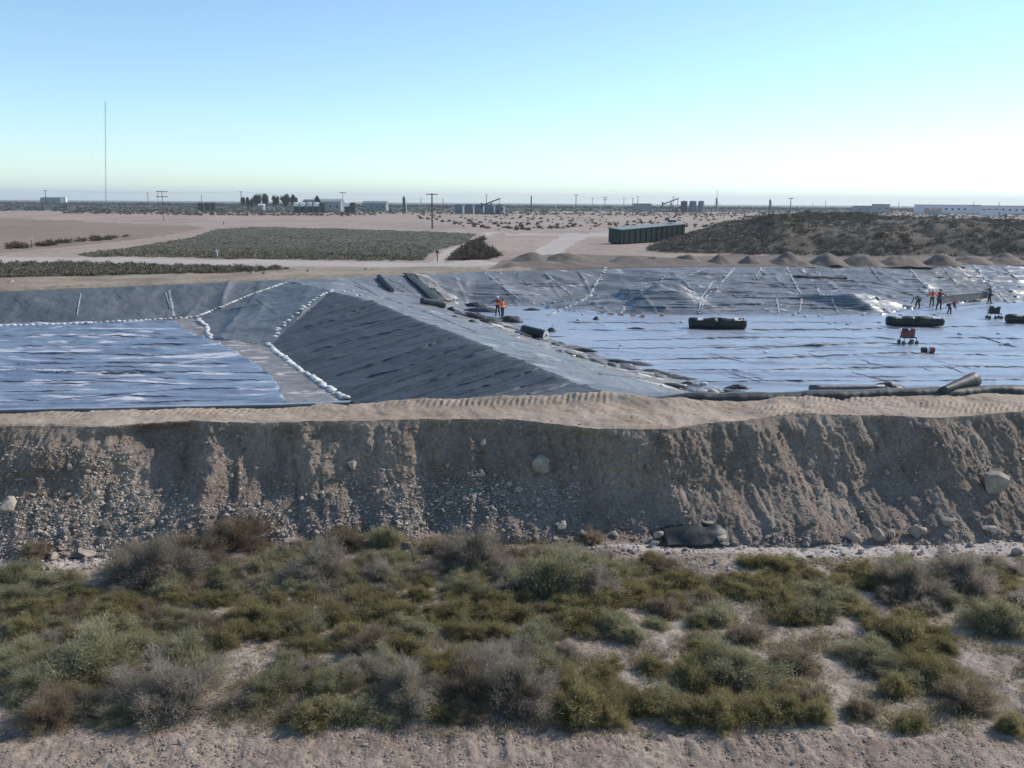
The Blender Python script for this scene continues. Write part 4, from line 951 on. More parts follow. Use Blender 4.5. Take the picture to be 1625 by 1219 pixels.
# liner edge draped on the inner side of the bench
def edge_strip(px0, px1, hfun, name, lb, seed, mats):
    xs = []; n = int((px1 - px0) / 4); rows_ = []
    for i in range(n + 1):
        px = px0 + (px1 - px0) * i / n; x = (px - CX) / F * 30.2; y = float(li(back, x)); z = float(li(back, x, 2)); h = hfun(px)
        w = float(vn(np.array(px / 33.), np.array(1.), seed)) * .06 + float(vn(np.array(px / 7.), np.array(2.), seed)) * .02
        hh = h * (1 + .12 * float(vn(np.array(px / 31.), np.array(3.), seed)))
        y += .32
        rows_.append([(x, y - .38 + w, z - .12), (x, y - .30 + w, z + hh * .45), (x, y - .22 + w * .6, z + hh * .88), (x, y - .08, z + hh), (x, y + .16, z + hh * .9), (x, y + .55, z + hh * .5 - .05), (x, y + 1.1, z - .55)])
    V_ = np.array(rows_).reshape(-1, 3); f = gridfaces(n + 1, 7); me = npmesh(name, V_, f, MT[mats[0]], True); me.materials.append(MT[mats[1]])
    mi = np.tile(np.array([0, 0, 0, 1, 1, 1]), n); me.polygons.foreach_set('material_index', mi.astype(np.int32))
    tag(link(name, me), lb, 'liner edge')
edge_strip(1035, 1780, lambda p: .05 + .20 * float(sstep(1035, 1110, p)), 'liner_edge', 'thick black folded liner edge along the bench at right', 11, ('blackliner', 'greyliner'))  # grey upper faces paint a highlight on the black sheet
edge_strip(-120, 560, lambda p: .07, 'liner_edge', 'thin dark liner edge along the bench at left', 12, ('blackliner', 'floor_l'))
# black scrap at the bank foot
p = P(1105, 862, .3); e = empty('liner_scrap', p, 0)
n = 22; xx = np.linspace(-.95, .95, n)[:, None] * np.ones((1, n)); tt = np.linspace(0, 1, n)[None, :] * np.ones((n, 1))
yy = -.25 + .9 * tt + .1 * vn(xx * 2, tt * 2, 5); zz = .03 + .36 * np.sin(np.clip(tt * 1.5, 0, 1) * math.pi / 2) * (.55 + .45 * sstep(-.95, -.1, xx)) + .05 * fbm(xx * 3, tt * 3, 6, 3) - .1 * sstep(.6, .95, xx)
ob = link('torn_sheet', npmesh('torn_sheet', np.stack([xx, yy, zz], -1).reshape(-1, 3), gridfaces(n, n), MT['blackliner'], True), e); md = ob.modifiers.new('t', 'SOLIDIFY'); md.thickness = .03
MB().tube([(-1.0, .42, .12), (-.3, .55, .33), (.3, .62, .41), (.78, .6, .36)], [.04, .05, .05, .05], 10).build('folded_rim', MT['greyliner'], e, True)
tag(e, 'black torn liner scrap lying at the bank foot between boulders', 'liner scrap')
for px, py, w, h, lb in [(1144, 862, 34, 22, 'tan boulder holding down the right end of the black scrap'), (1125, 836, 30, 8, 'flat pale rock behind the black scrap')]:
    p = hit(px, py)[0]; sc = w * p.y / F; tag(link('boulder', rocks[3], None, p + Vector((0, .1, .1)), (0, 0, .4), (sc, sc * .8, h * p.y / F * 1.5)), lb, 'boulder')
# wraps and folds along the right foot of the dividing ridge
FOLDS = [(765, 494, 3.2, 1.4, .5, 'divider', 'pale folded fabric heap left of the two orange workers'), (752, 487, 2.6, 1.0, .5, 'blackliner', 'black fold of liner above the pale fabric heap'),
         (745, 503, 3.0, 1.0, .35, 'blackliner', 'dark liner fold on the strip edge below the fabric roll'), (808, 510, 2.4, 1.5, .55, 'blackliner', 'black humped fold just below the two orange workers'),
         (770, 508, 2.8, 1.1, .3, 'divider', 'grey fold left of the black hump near the workers'), (843, 492, 1.9, .6, .22, 'blackliner', 'flat black strip lying on the blue floor right of the workers'),
         (905, 552, 3.0, 1.1, .22, 'apron', 'dusty fabric flap right of the white ended roll'), (925, 557, 2.0, .7, .25, 'blackliner', 'dark gap fold on the dusty strip, upper'),
         (975, 575, 2.2, .8, .25, 'blackliner', 'dark fold halfway down the dusty strip'), (1005, 578, 2.4, 1.0, .22, 'divider', 'grey fabric flap halfway down the dusty strip'),
         (1035, 592, 2.1, .8, .28, 'blackliner', 'dark fold on the lower dusty strip'), (1070, 600, 2.5, .9, .22, 'divider', 'grey flap on the lower dusty strip beside the blue floor'),
         (1092, 611, 1.2, .5, .2, 'blackliner', 'small black fold near the white bag at the strip end'), (1150, 622, 2.4, .9, .24, 'divider', 'grey fabric heap at the near end of the dusty strip'),
         (1172, 616, 1.4, .6, .26, 'blackliner', 'black fold at the near end of the dusty strip'), (875, 526, 1.0, .6, .35, 'blackliner', 'small black bundle behind the white ended roll'),
         (1008, 522, 1.8, .3, .16, 'blackliner', 'thin black bar lying on the blue floor left of the green roll'), (946, 508, .6, .5, .4, 'blackliner', 'small dark bundle on the blue floor among white bags'),
         (1391, 475, .55, .4, .3, 'blackliner', 'small dark box shaped bundle on the bright second mound')]
for i, (px, py, w, d, h, mt, lb) in enumerate(FOLDS):
    p = hit(px, py)[0]; ob = drape('liner_fold', px, py, p.y, w, d, h, mt, lb, 'liner fold', 50 + i, rnd.uniform(-.5, .1)); ob.location = p
bl = [(708, 493), (780, 514), (850, 540), (920, 564), (1000, 591), (1110, 620), (1180, 630)]
for i in range(34):
    t = i / 34 * (len(bl) - 1); a, b = bl[int(t)], bl[int(t) + 1]; f = t - int(t)
    px = a[0] + (b[0] - a[0]) * f + rnd.uniform(-12, 12); py = a[1] + (b[1] - a[1]) * f + rnd.uniform(-5, 4); p = hit(px, py)[0]
    mt = rnd.choice(['blackliner', 'apron', 'strip', 'blackliner', 'apron']); cl = {'blackliner': 'black', 'apron': 'dusty pale', 'strip': 'grey'}[mt]
    where = ['near the fabric roll', 'below the orange workers', 'by the white ended roll', 'halfway down the band', 'on the lower band', 'at the near end of the band'][min(5, i // 6)]
    ob = drape('liner_fold', px, py, p.y, rnd.uniform(.8, 2.2), rnd.uniform(.4, 1.0), rnd.uniform(.1, .28), mt, 'small %s crumpled fold %s along the ridge foot' % (cl, where), 'liner fold', 300 + i, rnd.uniform(-.9, .2)); ob.location = p; ob['group'] = 'small folds along the right foot of the ridge'
    if rnd.random() < .4:
        p = hit(px + rnd.uniform(-15, 15), py + rnd.uniform(-4, 5))[0]; s_ = rnd.uniform(.4, .7); tag(link('sandbag', bags[i % 4], None, p, (0, 0, rnd.uniform(0, 3)), (s_, s_, s_)), 'white bag among the folds %s' % where, 'sandbag', 'white bags along the right foot of the ridge')
# dark stain of loose sheets on far slope
for i, (px, py, w) in enumerate([(1300, 440, 3.4), (1318, 441, 2.6), (1268, 438, 1.6), (1335, 440, 1.4)]):
    p = hit(px, py)[0]; ob = drape('loose_sheet', px, py, p.y, w, 1.1, .12, 'blackliner', ['widest torn black sheet on the far slope', 'torn black sheet right of the widest one on the far slope', 'small black scrap left on the far slope', 'small black scrap right end on the far slope'][i], 'black sheet', 80 + i); ob.location = p + Vector((0, 0, .05))
# the two flat sheets by the fabric rolls
for i, (pts4, mt, lb) in enumerate([([(655, 437), (672, 436), (728, 478), (708, 480)], 'apron', 'pale fabric sheet unrolled down the far slope'), ([(640, 437), (654, 437), (706, 479), (690, 484)], 'blackliner', 'dark sheet laid down the slope beside the pale one')]):
    n = 30; a, b, c, d = [np.array(hit(*q)[0]) for q in pts4]; rows_ = []
    for ii in range(n):
        s = ii / (n - 1); l_ = a + (d - a) * s; r_ = b + (c - b) * s
        for jj in range(8):
            q = l_ + (r_ - l_) * jj / 7; rows_.append((q[0], q[1], zdown(q[0], q[1]) + .14 + .05 * float(vn(np.array(s * 9), np.array(jj * .6), 90 + i))))
    ob = link('fabric_sheet', npmesh('fabric_sheet', np.array(rows_), gridfaces(n, 8), MT[mt], True)); tag(ob, lb, 'fabric sheet'); md = ob.modifiers.new('t', 'SOLIDIFY'); md.thickness = .1

# big dark wrapped rolls on the right floor
def big_roll(px, py, wpx, hpx, lb, cut=False):
    p = hit(px, py)[0]; k = p.y / math.cos(PITCH) / F; L = wpx * k; H = hpx * k
    e = empty('wrapped_roll', p, R(-2)); rr = random.Random(px); nseg = 15
    for side in (-1, 1):
        xs = np.linspace(0.02, 1, 9); pts_ = [(side * L / 2 * x, 0, H * .48 + .03 * math.sin(x * 9 + px)) for x in xs]
        rads = [H * .5 * (1.0 + .05 * math.sin(x * 7 + px)) for x in xs]; rads[-1] *= .86
        MB().tube(pts_, rads, 18, True, 1, .03, rr).build('wrapped_half', MT['rollgreen'], e, True)
    MB().tube([(-.05, 0, H * .48), (.05, 0, H * .48)], [H * .545, H * .545], 18).build('strap', MT['rollgreen'], e)
    for sx_, w_ in ((-.32, .5), (.36, .7), (.47, .3)):
        n = 9; a = np.linspace(-1, 1, n)[:, None] * np.ones((1, n)); b = np.linspace(-1, 1, n)[None, :] * np.ones((n, 1))
        z = H * .5 * np.sqrt(np.clip(1 - (b * .75) ** 2, .05, 1)) + H * .53 + .06 * fbm(a * 2, b * 2, px, 2) - .04
        link('torn_wrap', npmesh('torn_wrap', np.stack([a * w_ / 2 + sx_ * L, b * H * .42, z], -1).reshape(-1, 3), gridfaces(n, n), MT['bag'], True), e)
    tag(e, lb, 'wrapped roll'); return e
big_roll(1138, 522, 88, 17.5, 'dark green wrapped roll alone on the blue floor, leftmost of the three')
big_roll(1451, 518, 86, 16, 'middle dark wrapped roll behind the red cart')
big_roll(1641, 513, 86, 14, 'dark wrapped roll cut by the right picture edge')

# carts
def cart(px, py, hpx, lb, bodym, rz):
    p = hit(px, py)[0]; k = p.y / math.cos(PITCH) / F; H = hpx * k; e = empty('equipment_cart', p, rz, H / 1.45)
    MB().box((0, 0, .62), (1.25, .7, .08)).build('frame', MT['darksteel'], e)
    b = MB().box((-.05, 0, .92), (1.0, .62, .5)).box((.1, 0, 1.2), (.6, .5, .1)); b.build('generator_body', MT[bodym], e)
    MB().box((-.35, 0, 1.3), (.34, .4, .28)).build('fuel_can', MT['darksteel'], e)
    MB().box((.42, 0, 1.28), (.25, .4, .2)).build('control_box', MT[bodym], e)
    for x in (-.55, 0.02, .6):
        for y in (-.33, .33):
            if abs(x) < .1 and y > 0: continue
            MB().tube([(x, y, .62), (x * 1.12, y * 1.1, .2)], .035, 6).build('leg', MT['darksteel'], e)
            w = MB().tube([(x * 1.12, y * 1.1 - .05, .17), (x * 1.12, y * 1.1 + .05, .17)], .17, 14).build('wheel', MT['rubber'], e)
            MB().tube([(x * 1.12, y * 1.1 - .07, .17), (x * 1.12, y * 1.1 - .052, .17)], .07, 8).build('hub', MT['steel'], w)
    MB().tube([(-.62, -.2, .66), (-.8, -.2, 1.05), (-.8, .2, 1.05), (-.62, .2, .66)], .02, 6).build('handle', MT['steel'], e)
    tag(e, lb, 'equipment cart')
cart(1440, 546, 25, 'dark red wheeled machine cart below the middle wrapped roll', 'red', .15)
cart(1577, 506, 20, 'dark wheeled machine cart left of the roll at the right edge', 'darksteel', -.1)
# double drum object
p = hit(1472, 560)[0]; k = p.y / math.cos(PITCH) / F; e = empty('hose_reel', p, 0)
MB().tube([(-.42, 0, .2), (-.12, 0, .2)], .2, 14).build('drum', MT['darksteel'], e, False); MB().tube([(.12, 0, .2), (.42, 0, .2)], .2, 14).build('drum', MT['red'], e, False)
MB().tube([(-.12, 0, .2), (.12, 0, .2)], .15, 12).build('axle', MT['bag'], e); tag(e, 'small twin drum reel with pale middle on the blue floor', 'hose reel')
# loose bags and bits on right floor
BITS = [(1215, 560, 1.0), (505 + 480, 549, .8), (983, 553, .7), (918, 508, 1.1), (904, 513, .6), (1082, 512, 1.0), (878, 517, .8), (1097, 504, .8), (958, 516, .6), (1117, 610, 1.3), (1260, 500, 1.3), (1318, 514, 1.1), (1345, 514, 1.1), (1352, 512, .9), (1395, 512, 1.0),
        (1523, 530, 1.1), (1585, 530, 1.2), (1600, 546, 1.1), (1588, 547, .8), (1490, 504, 1.3), (1484, 500, 1.3), (1430, 500, 1.2), (925, 499, .9), (950, 497, 1.0), (965, 499, .9), (985, 497, 1.0), (740, 482, .9), (845, 482, .9), (862, 483, .9), (880, 480, .9), (895, 478, .9), (1278, 502, 1), (1300, 501, 1), (1370, 500, 1), (1540, 478, 1.2), (1555, 479, 1.1), (1575, 481, 1.2), (1520, 478, 1), (1610, 480, 1.3), (1596, 470, 1.2), (1605, 462, 1.3), (1618, 455, 1.1), (1612, 470, 1.3), (1590, 458, 1.2), (545, 463, .9), (565, 470, 1.0), (572, 469, 1.0), (560, 462, .7), (1138, 628, 1), (1305, 505, .7)]
for px, py, s in BITS:
    h_ = hit(px, py)
    if not h_: continue
    p = h_[0]; side = 'left of the green roll' if px < 1090 else 'between the first two rolls' if px < 1400 else 'near the workers at right'
    if px < 600: side = 'on the top of the dark ridge'
    elif px == 1215: side = 'alone in the middle of the blue floor'
    elif px == 1117: side = 'at the near end of the dusty strip'
    tag(link('sandbag', bags[rnd.randrange(4)], None, p, (0, 0, rnd.uniform(0, 3)), (s * .62, s * .62, s * .62)), 'loose white bag %s' % side, 'sandbag', 'loose white bags on the liners')

# ------------------------------------------------------------------ workers
def skinobj(name, joints, edges, radii, matl, parent, sub=1):
    me = bpy.data.meshes.new(name); me.from_pydata([Vector(j) for j in joints], edges, []); me.update(); me.materials.append(matl)
    o = link(name, me, parent); md = o.modifiers.new('skin', 'SKIN'); md.use_smooth_shade = True
    sv = me.skin_vertices[0].data
    for i, r_ in enumerate(radii): sv[i].radius = (r_, r_) if not isinstance(r_, tuple) else r_
    sv[0].use_root = True
    s = o.modifiers.new('sub', 'SUBSURF'); s.levels = sub; s.render_levels = sub
    return o
def person(px, py, hpx, rz, bend, lb, top, bottom, hat, vest=None, arms=((.28, .1, -.55), (-.28, .1, -.55)), stand=1.75):
    """bend: forward lean of the trunk in radians; arms: hand offset from the shoulder"""
    p = hit(px, py)[0]; e = empty('person', p, rz); k = p.y / math.cos(PITCH) / F
    s = min(1.2, max(.85, hpx * k / stand)) if bend < .4 else 1.0; e.scale = (s, s, s)
    hip = Vector((0, 0, .92)) if bend < .4 else Vector((0, -.12, .88)); d = Vector((0, math.sin(bend), math.cos(bend)))
    chest = hip + d * .32; neck = hip + d * .52; hd = (Vector((0, math.sin(bend * .8), math.cos(bend * .8)))); head0 = neck + hd * .09; head1 = neck + hd * .19; head2 = neck + hd * .29
    J = [hip, chest, neck, head0, head1, head2]; E = [(0, 1), (1, 2), (2, 3), (3, 4), (4, 5)]; Rr = [(.15, .11), (.16, .11), .06, .07, .10, .07]
    arms_j = []; legs_j = []
    for sd_, ho in ((1, arms[0]), (-1, arms[1])):
        sh = neck + Vector((.19 * sd_, 0, -.04)); hand = sh + Vector(ho); el = sh.lerp(hand, .5) + Vector((.05 * sd_, -.05, 0)); b = len(J)
        hv = (hand - el).normalized(); J += [sh, el, hand, hand + hv * .07]; E += [(2, b), (b, b + 1), (b + 1, b + 2), (b + 2, b + 3)]; Rr += [.055, .042, .03, .035]
        sv_ = hv.cross(Vector((0, 0, 1)));
        if sv_.length < .1: sv_ = Vector((0, 1, 0))
        sv_.normalize()
        for q in range(4):
            f0 = len(J); J += [hand + hv * .10 + sv_ * (q - 1.5) * .022, hand + hv * (.16 + .012 * (1.5 - abs(q - 1.5))) + sv_ * (q - 1.5) * .024]; E += [(b + 3, f0), (f0, f0 + 1)]; Rr += [.009, .008]
        f0 = len(J); J += [hand + hv * .05 + sv_ * -.05, hand + hv * .10 + sv_ * -.07]; E += [(b + 2, f0), (f0, f0 + 1)]; Rr += [.011, .009]
        arms_j.append((sh, el, hand))
        hp = hip + Vector((.09 * sd_, 0, -.04)); kn = Vector((.13 * sd_, .06 + .04 * sd_, .48)); an = Vector((.15 * sd_, -.02 + .1 * sd_, .08)); to = an + Vector((0, .17, -.05))
        b = len(J); J += [hp, kn, an, to]; E += [(0, b), (b, b + 1), (b + 1, b + 2), (b + 2, b + 3)]; Rr += [.085, .058, .04, .035]; legs_j.append((hp, kn, an, to))
    skinobj('body', J, E, Rr, MT['skin'], e)
    # clothing over the body
    Jt = [hip, chest, neck - d * .04]; Et = [(0, 1), (1, 2)]; Rt = [(.175, .13), (.185, .13), .10]
    for sh, el, hand in arms_j:
        b = len(Jt); Jt += [sh, el, el.lerp(hand, .85)]; Et += [(2, b), (b, b + 1), (b + 1, b + 2)]; Rt += [.08, .062, .05]
    skinobj('shirt', Jt, Et, Rt, MT[top], e)
    Jt = [hip + Vector((0, 0, .02))]; Et = []; Rt = [(.175, .13)]
    for hp, kn, an, to in legs_j:
        b = len(Jt); Jt += [hp, kn, an]; Et += [(0, b), (b, b + 1), (b + 1, b + 2)]; Rt += [.11, .08, .07]
    skinobj('trousers', Jt, Et, Rt, MT[bottom], e)
    for hp, kn, an, to in legs_j: skinobj('boot', [an + Vector((0, -.03, .02)), an + Vector((0, .02, -.03)), to], [(0, 1), (1, 2)], [.06, .055, .05], MT['rubber'], e)
    if vest:
        v_ = skinobj('safety_vest', [hip + d * .05, chest, neck - d * .05], [(0, 1), (1, 2)], [(.20, .15), (.21, .155), (.16, .12)], MT[vest], e)
        skinobj('reflective_band', [hip + d * .14, hip + d * .19], [(0, 1)], [(.208, .158), (.208, .158)], MT['yellow'], v_, 0)
    # face pieces and hat
    fwv = Vector((0, math.cos(bend * .8), -math.sin(bend * .8)))
    MB().tube([head1 + fwv * .09, head1 + fwv * .125 - hd * .02], [.012, .018], 6).build('nose', MT['skin'], e)
    for sd_ in (-1, 1):
        MB().box(head1 + fwv * .095 + Vector((.035 * sd_, 0, 0)) + hd * .025, (.022, .012, .012)).build('eye', MT['darksteel'], e)
        MB().box(head1 + Vector((.1 * sd_, 0, 0)), (.02, .035, .06)).build('ear', MT['skin'], e)
    if hat:
        h = MB(); c = head1 + hd * .045; h.tube([c, c + hd * .01], [.16, .16], 16); h.tube([c + hd * .01, c + hd * .06, c + hd * .11, c + hd * .13], [.125, .12, .085, .03], 16)
        h.build('hard_hat', MT[hat], e, True)
    tag(e, lb, 'person')
person(790, 501, 30, 2.6, .12, 'taller worker in orange vest and white hat, left of the pair by the ridge', 'maroon', 'navy', 'white', 'orange', ((.38, .25, -.28), (-.2, .25, -.45)))
person(797, 504, 29, -2.4, .05, 'worker in red orange vest standing right of the pair by the ridge', 'orange', 'navy', 'red', 'orange')
person(1456, 489, 20, 1.9, 1.25, 'dark clothed worker bending over beside the bright mound', 'khaki', 'navy', 'bag', None, ((.1, .15, -.5), (-.1, .2, -.5)))
person(1478, 487, 28, 2.8, .35, 'worker in orange top standing between bending and dark one', 'orange', 'khaki', 'white', 'orange', ((.3, .3, -.3), (-.25, .3, -.35)))
person(1489, 491, 31, -1.2, .08, 'upright worker in dark red holding the left end of the black bar', 'maroon', 'navy', 'red', None, ((.2, .45, -.2), (-.2, .4, -.25)))
person(1506, 498, 20, -1.8, 1.2, 'worker in orange vest bending down, nearest to the middle roll', 'navy', 'navy', 'orange', 'orange', ((.1, .15, -.5), (-.1, .15, -.5)))
person(1570, 482, 29, 1.3, .1, 'worker in olive standing at the right end of the black bar', 'khaki', 'navy', 'bag', None, ((.2, .45, -.2), (-.2, .4, -.25)))
a = hit(1489, 491)[0]; b = hit(1570, 482)[0]
e = empty('lifting_bar', a + Vector((.25, .2, 1.25))); dd = (b + Vector((-.3, .1, 1.2))) - e.location
MB().tube([dd * t for t in (0, .25, .5, .75, 1)], [.07] * 5, 8, True, 1, .1, rnd).build('bar', MT['blackliner'], e)
n = 40; rows_ = []
for i in range(n):
    t = i / (n - 1)
    for j in range(6):
        q = dd * t + Vector((0, -.05 - .03 * j, -.02 - .12 * j - .05 * float(vn(np.array(t * 8), np.array(j * .5), 6)))); rows_.append(q[:])
ob = link('hanging_sheet', npmesh('hanging_sheet', np.array(rows_), gridfaces(n, 6), MT['divider'], True), e)
tag(e, 'long black bar with liner sheet hanging from it held by workers at right', 'lifting bar')
a = hit(1494, 479)[0]; b = hit(1560, 476)[0]
tag(MB().tube([a + Vector((0, 0, .2)), a.lerp(b, .5) + Vector((0, 0, .28)), b + Vector((0, 0, .22))], [.13, .15, .12], 10).build('rolled_sheet', MT['maroon']), 'low brown rolled sheet on the floor beneath the black bar', 'rolled sheet')
for px, py in [(1510, 478), (1530, 479), (1547, 478), (985, 501), (1005, 502), (955, 497), (970, 500), (1050, 502), (1020, 503)]:
    p = hit(px, py)[0]; tag(MB().box((0, 0, .12), (rnd.uniform(.3, .6), .25, .14), rnd.uniform(-.5, .5), .1, .1, .7).build('debris_piece', MT['pinkish'], None, loc=p), 'reddish scrap on the liner %s' % ('behind the workers' if px > 1400 else 'at the foot of the first mound'), 'scrap', 'reddish scraps on the liners')

# ------------------------------------------------------------------ spoil piles behind the rim
PILES = [(735, 412, 46, 20, 'brush'), (905, 415, 60, 14, 0), (1000, 416, 50, 13, 0), (1040, 418, 44, 14, 0), (1092, 419, 44, 15, 0), (1143, 420, 42, 13, 0), (1190, 420, 38, 13, 0), (1253, 420, 56, 17, 0), (1315, 420, 52, 15, 0), (1372, 420, 54, 17, 0), (1433, 420, 58, 16, 0), (1497, 420, 52, 16, 0), (1548, 418, 50, 12, 0), (1600, 418, 54, 13, 0), (845, 414, 50, 13, 0), (1645, 418, 50, 13, 0)]
for i, (px, py, w, h, kd) in enumerate(PILES):
    if kd: continue
    q = P(px, py, 3.05); k = q[1] / F; W = w * k * rnd.uniform(1.15, 1.5); H = h * k * 1.15; n = 26
    x = np.linspace(-1, 1, n)[:, None] * np.ones((1, n)); y = np.linspace(-1, 1, n)[None, :] * np.ones((n, 1)); r_ = np.sqrt(x * x + y * y) * (1 + .15 * fbm(x * 1.5, y * 1.5, 200 + i, 2))
    z = H * rnd.uniform(.7, 1.1) * np.clip(1 - r_ ** rnd.uniform(1.0, 1.5), -.08, 1) + fbm(x * 2, y * 2, 220 + i, 4) * H * .35 * np.clip(1.1 - r_, 0, 1)
    ob = link('dirt_pile', npmesh('dirt_pile', np.stack([x * W / 2, y * W / 2, z], -1).reshape(-1, 3), gridfaces(n, n), MT['pile'], True), None, (q[0], q[1] + W * .15, 3.0))
    ordn = ['', 'first', 'second', 'third', 'fourth', 'fifth', 'sixth', 'seventh', 'eighth', 'ninth', 'tenth', 'eleventh', 'twelfth', 'thirteenth', '', 'last'][i]
    tag(ob, ('low brown dirt pile behind the rim at the left start of the row' if px == 845 else 'conical brown dirt pile behind the far rim, %s from left of the larger piles' % ordn), 'dirt pile', 'dirt piles along the far rim')

# ------------------------------------------------------------------ mid and far brush
def scat(poly, n, seed, zf=lambda x, y: 3.0, cull=None):
    r = random.Random(seed); xs = [p[0] for p in poly]; ys = [p[1] for p in poly]; out = []; t = 0
    W0 = np.array([P(p[0], max(p[1], hz(p[0]) + 3), 3.0)[:2] for p in poly])
    while len(out) < n and t < n * 60:
        t += 1; px = r.uniform(min(xs), max(xs)); py = r.uniform(min(ys), max(ys))
        if not inpoly(np.array([px]), np.array([py]), poly)[0]: continue
        q = P(px, py, 3.0)
        if cull and cull(q[0], q[1], px, py, r): continue
        out.append((q[0], q[1], zf(q[0], q[1])))
    return out
def stufft(name, pts, nper, rad, L, w, seed, mt, lb, up=1.0):
    o = tufts(pts, nper, rad, L, w, seed, name, mt, up); tag(o, lb, 'brush', kind='stuff'); return o
rr = random.Random(5)
pts = scat([(max(p[0], -100), p[1]) for p in Q_strip], 900, 1); stufft('roadside_brush', pts, 150, [rr.uniform(.3, .75) for _ in pts], .13, .035, 21, 'darkscrub', 'dark brush growing in a strip below the pale road', .8)
pts = scat(Q_field, 6500, 2); stufft('field_brush', pts, 18, [rr.uniform(.16, .3) for _ in pts], .12, .04, 22, 'fieldscrub', 'low dark weeds covering the field', .6)
pts = scat([(150, 402), (300, 400), (500, 404), (680, 408), (665, 415), (500, 413), (250, 409), (130, 407)], 260, 3); stufft('field_edge_brush', pts, 70, [rr.uniform(.3, .6) for _ in pts], .2, .05, 23, 'fieldscrub', 'taller weeds along the near edge of the dark field', 1.0)
pts = scat([(768, 376), (772, 392), (790, 408), (765, 414), (712, 414), (730, 398), (752, 384)], 170, 4); stufft('verge_brush', pts, 90, [rr.uniform(.5, 1.0) for _ in pts], .3, .06, 24, 'drybrush', 'brown brush triangle between the two pale tracks', 1.0)
hp = []
while len(hp) < 8500:
    y = rr.uniform(118, 180); x = rr.uniform(16, 130)
    h = float(hillh(np.array(x), np.array(y)))
    if h < .3 or x > y * .74: continue
    if vn(np.array(x * .15), np.array(y * .15), 900) < -.25 and rr.random() < .6: continue
    hp.append((x, y, 3 + h - .1))
stufft('hill_brush', hp, 34, [rr.uniform(.3, .8) for _ in hp], .26, .055, 25, 'hillscrub', 'patchy dark brush covering the long hill', .9)
# scattered creosote bushes on the plain
pts = scat([(640, 339), (1625, 337), (1625, 346), (1240, 352), (1100, 362), (800, 366), (690, 356)], 520, 6, cull=lambda x, y, px, py, r: float(hillh(np.array(x), np.array(y))) > .2); stufft('plain_bushes', pts, 55, [rr.uniform(.25, .8) for _ in pts], .4, .09, 26, 'drybrush', 'scattered small bushes dotting the pinkish plain')
pts = scat([(100, 335), (560, 335), (600, 342), (560, 343), (300, 342), (100, 339)], 700, 7); stufft('plain_bushes', pts, 45, [rr.uniform(.5, 1.1) for _ in pts], .45, .1, 27, 'drybrush', 'band of small bushes at the far edge of the plain, left')
pts = scat([(0, 392), (100, 383), (200, 374), (205, 378), (100, 388), (0, 398)], 45, 8); stufft('track_bushes', pts, 110, [rr.uniform(.5, 1.0) for _ in pts], .3, .06, 28, 'drybrush', 'reddish brown bushes beside the left track')
pts = []
for _ in range(6500):
    d = 520 * (2400 / 520) ** rr.random(); x = rr.uniform(-.62, .62) * d; pts.append((x, d, 3.0))
stufft('distant_scrub', pts, 12, [rr.uniform(.8, 1.8) * (q[1] / 900) ** .5 for q in pts], .9, .35, 29, 'farleaf', 'grey green scrub belt towards the horizon', .8)
pts = []
for _ in range(1500):
    px = rr.uniform(-60, 1690)
    if 730 < px < 790: continue
    q = far_at(px, rr.uniform(1150, 1500)); pts.append((q.x, q.y, 3.0))
stufft('horizon_brush', pts, 14, [rr.uniform(1.6, 3.4) + (1.6 if -60 < 0 else 0) for q in pts], 1.8, .7, 30, 'farleaf', 'dark hedge like line of trees on the horizon', .9)

# ------------------------------------------------------------------ far structures
def pole(px, top, dist, lb, arms=1, base=None, mtl='wood', armw=2.4, thick=.16):
    if base is not None: q = P(px, base, 3.0); p = Vector(q); dist = q[1]
    else: p = far_at(px, dist)
    H = PD(px, top, dist)[2] - 3.0
    e = empty('utility_pole', p, rnd.uniform(-.15, .15))
    MB().tube([(0, 0, -.3), (0, 0, H)], [thick * (1 + dist / 900), thick * .8 * (1 + dist / 900)], 8).build('post', MT[mtl], e)
    for i in range(arms):
        z = H - .25 - i * 1.7; c = MB().box((0, -.12, z), (armw, .14, .16 * (1 + dist / 700))).build('crossarm', MT[mtl], e)
        for x in (-.45, 0.12, .45): MB().tube([(x * armw, -.12, z + .08), (x * armw, -.12, z + .3)], .05, 6).build('insulator', MT['steel'], c)
    tag(e, lb, 'utility pole', None); e['H'] = H
    return e, H
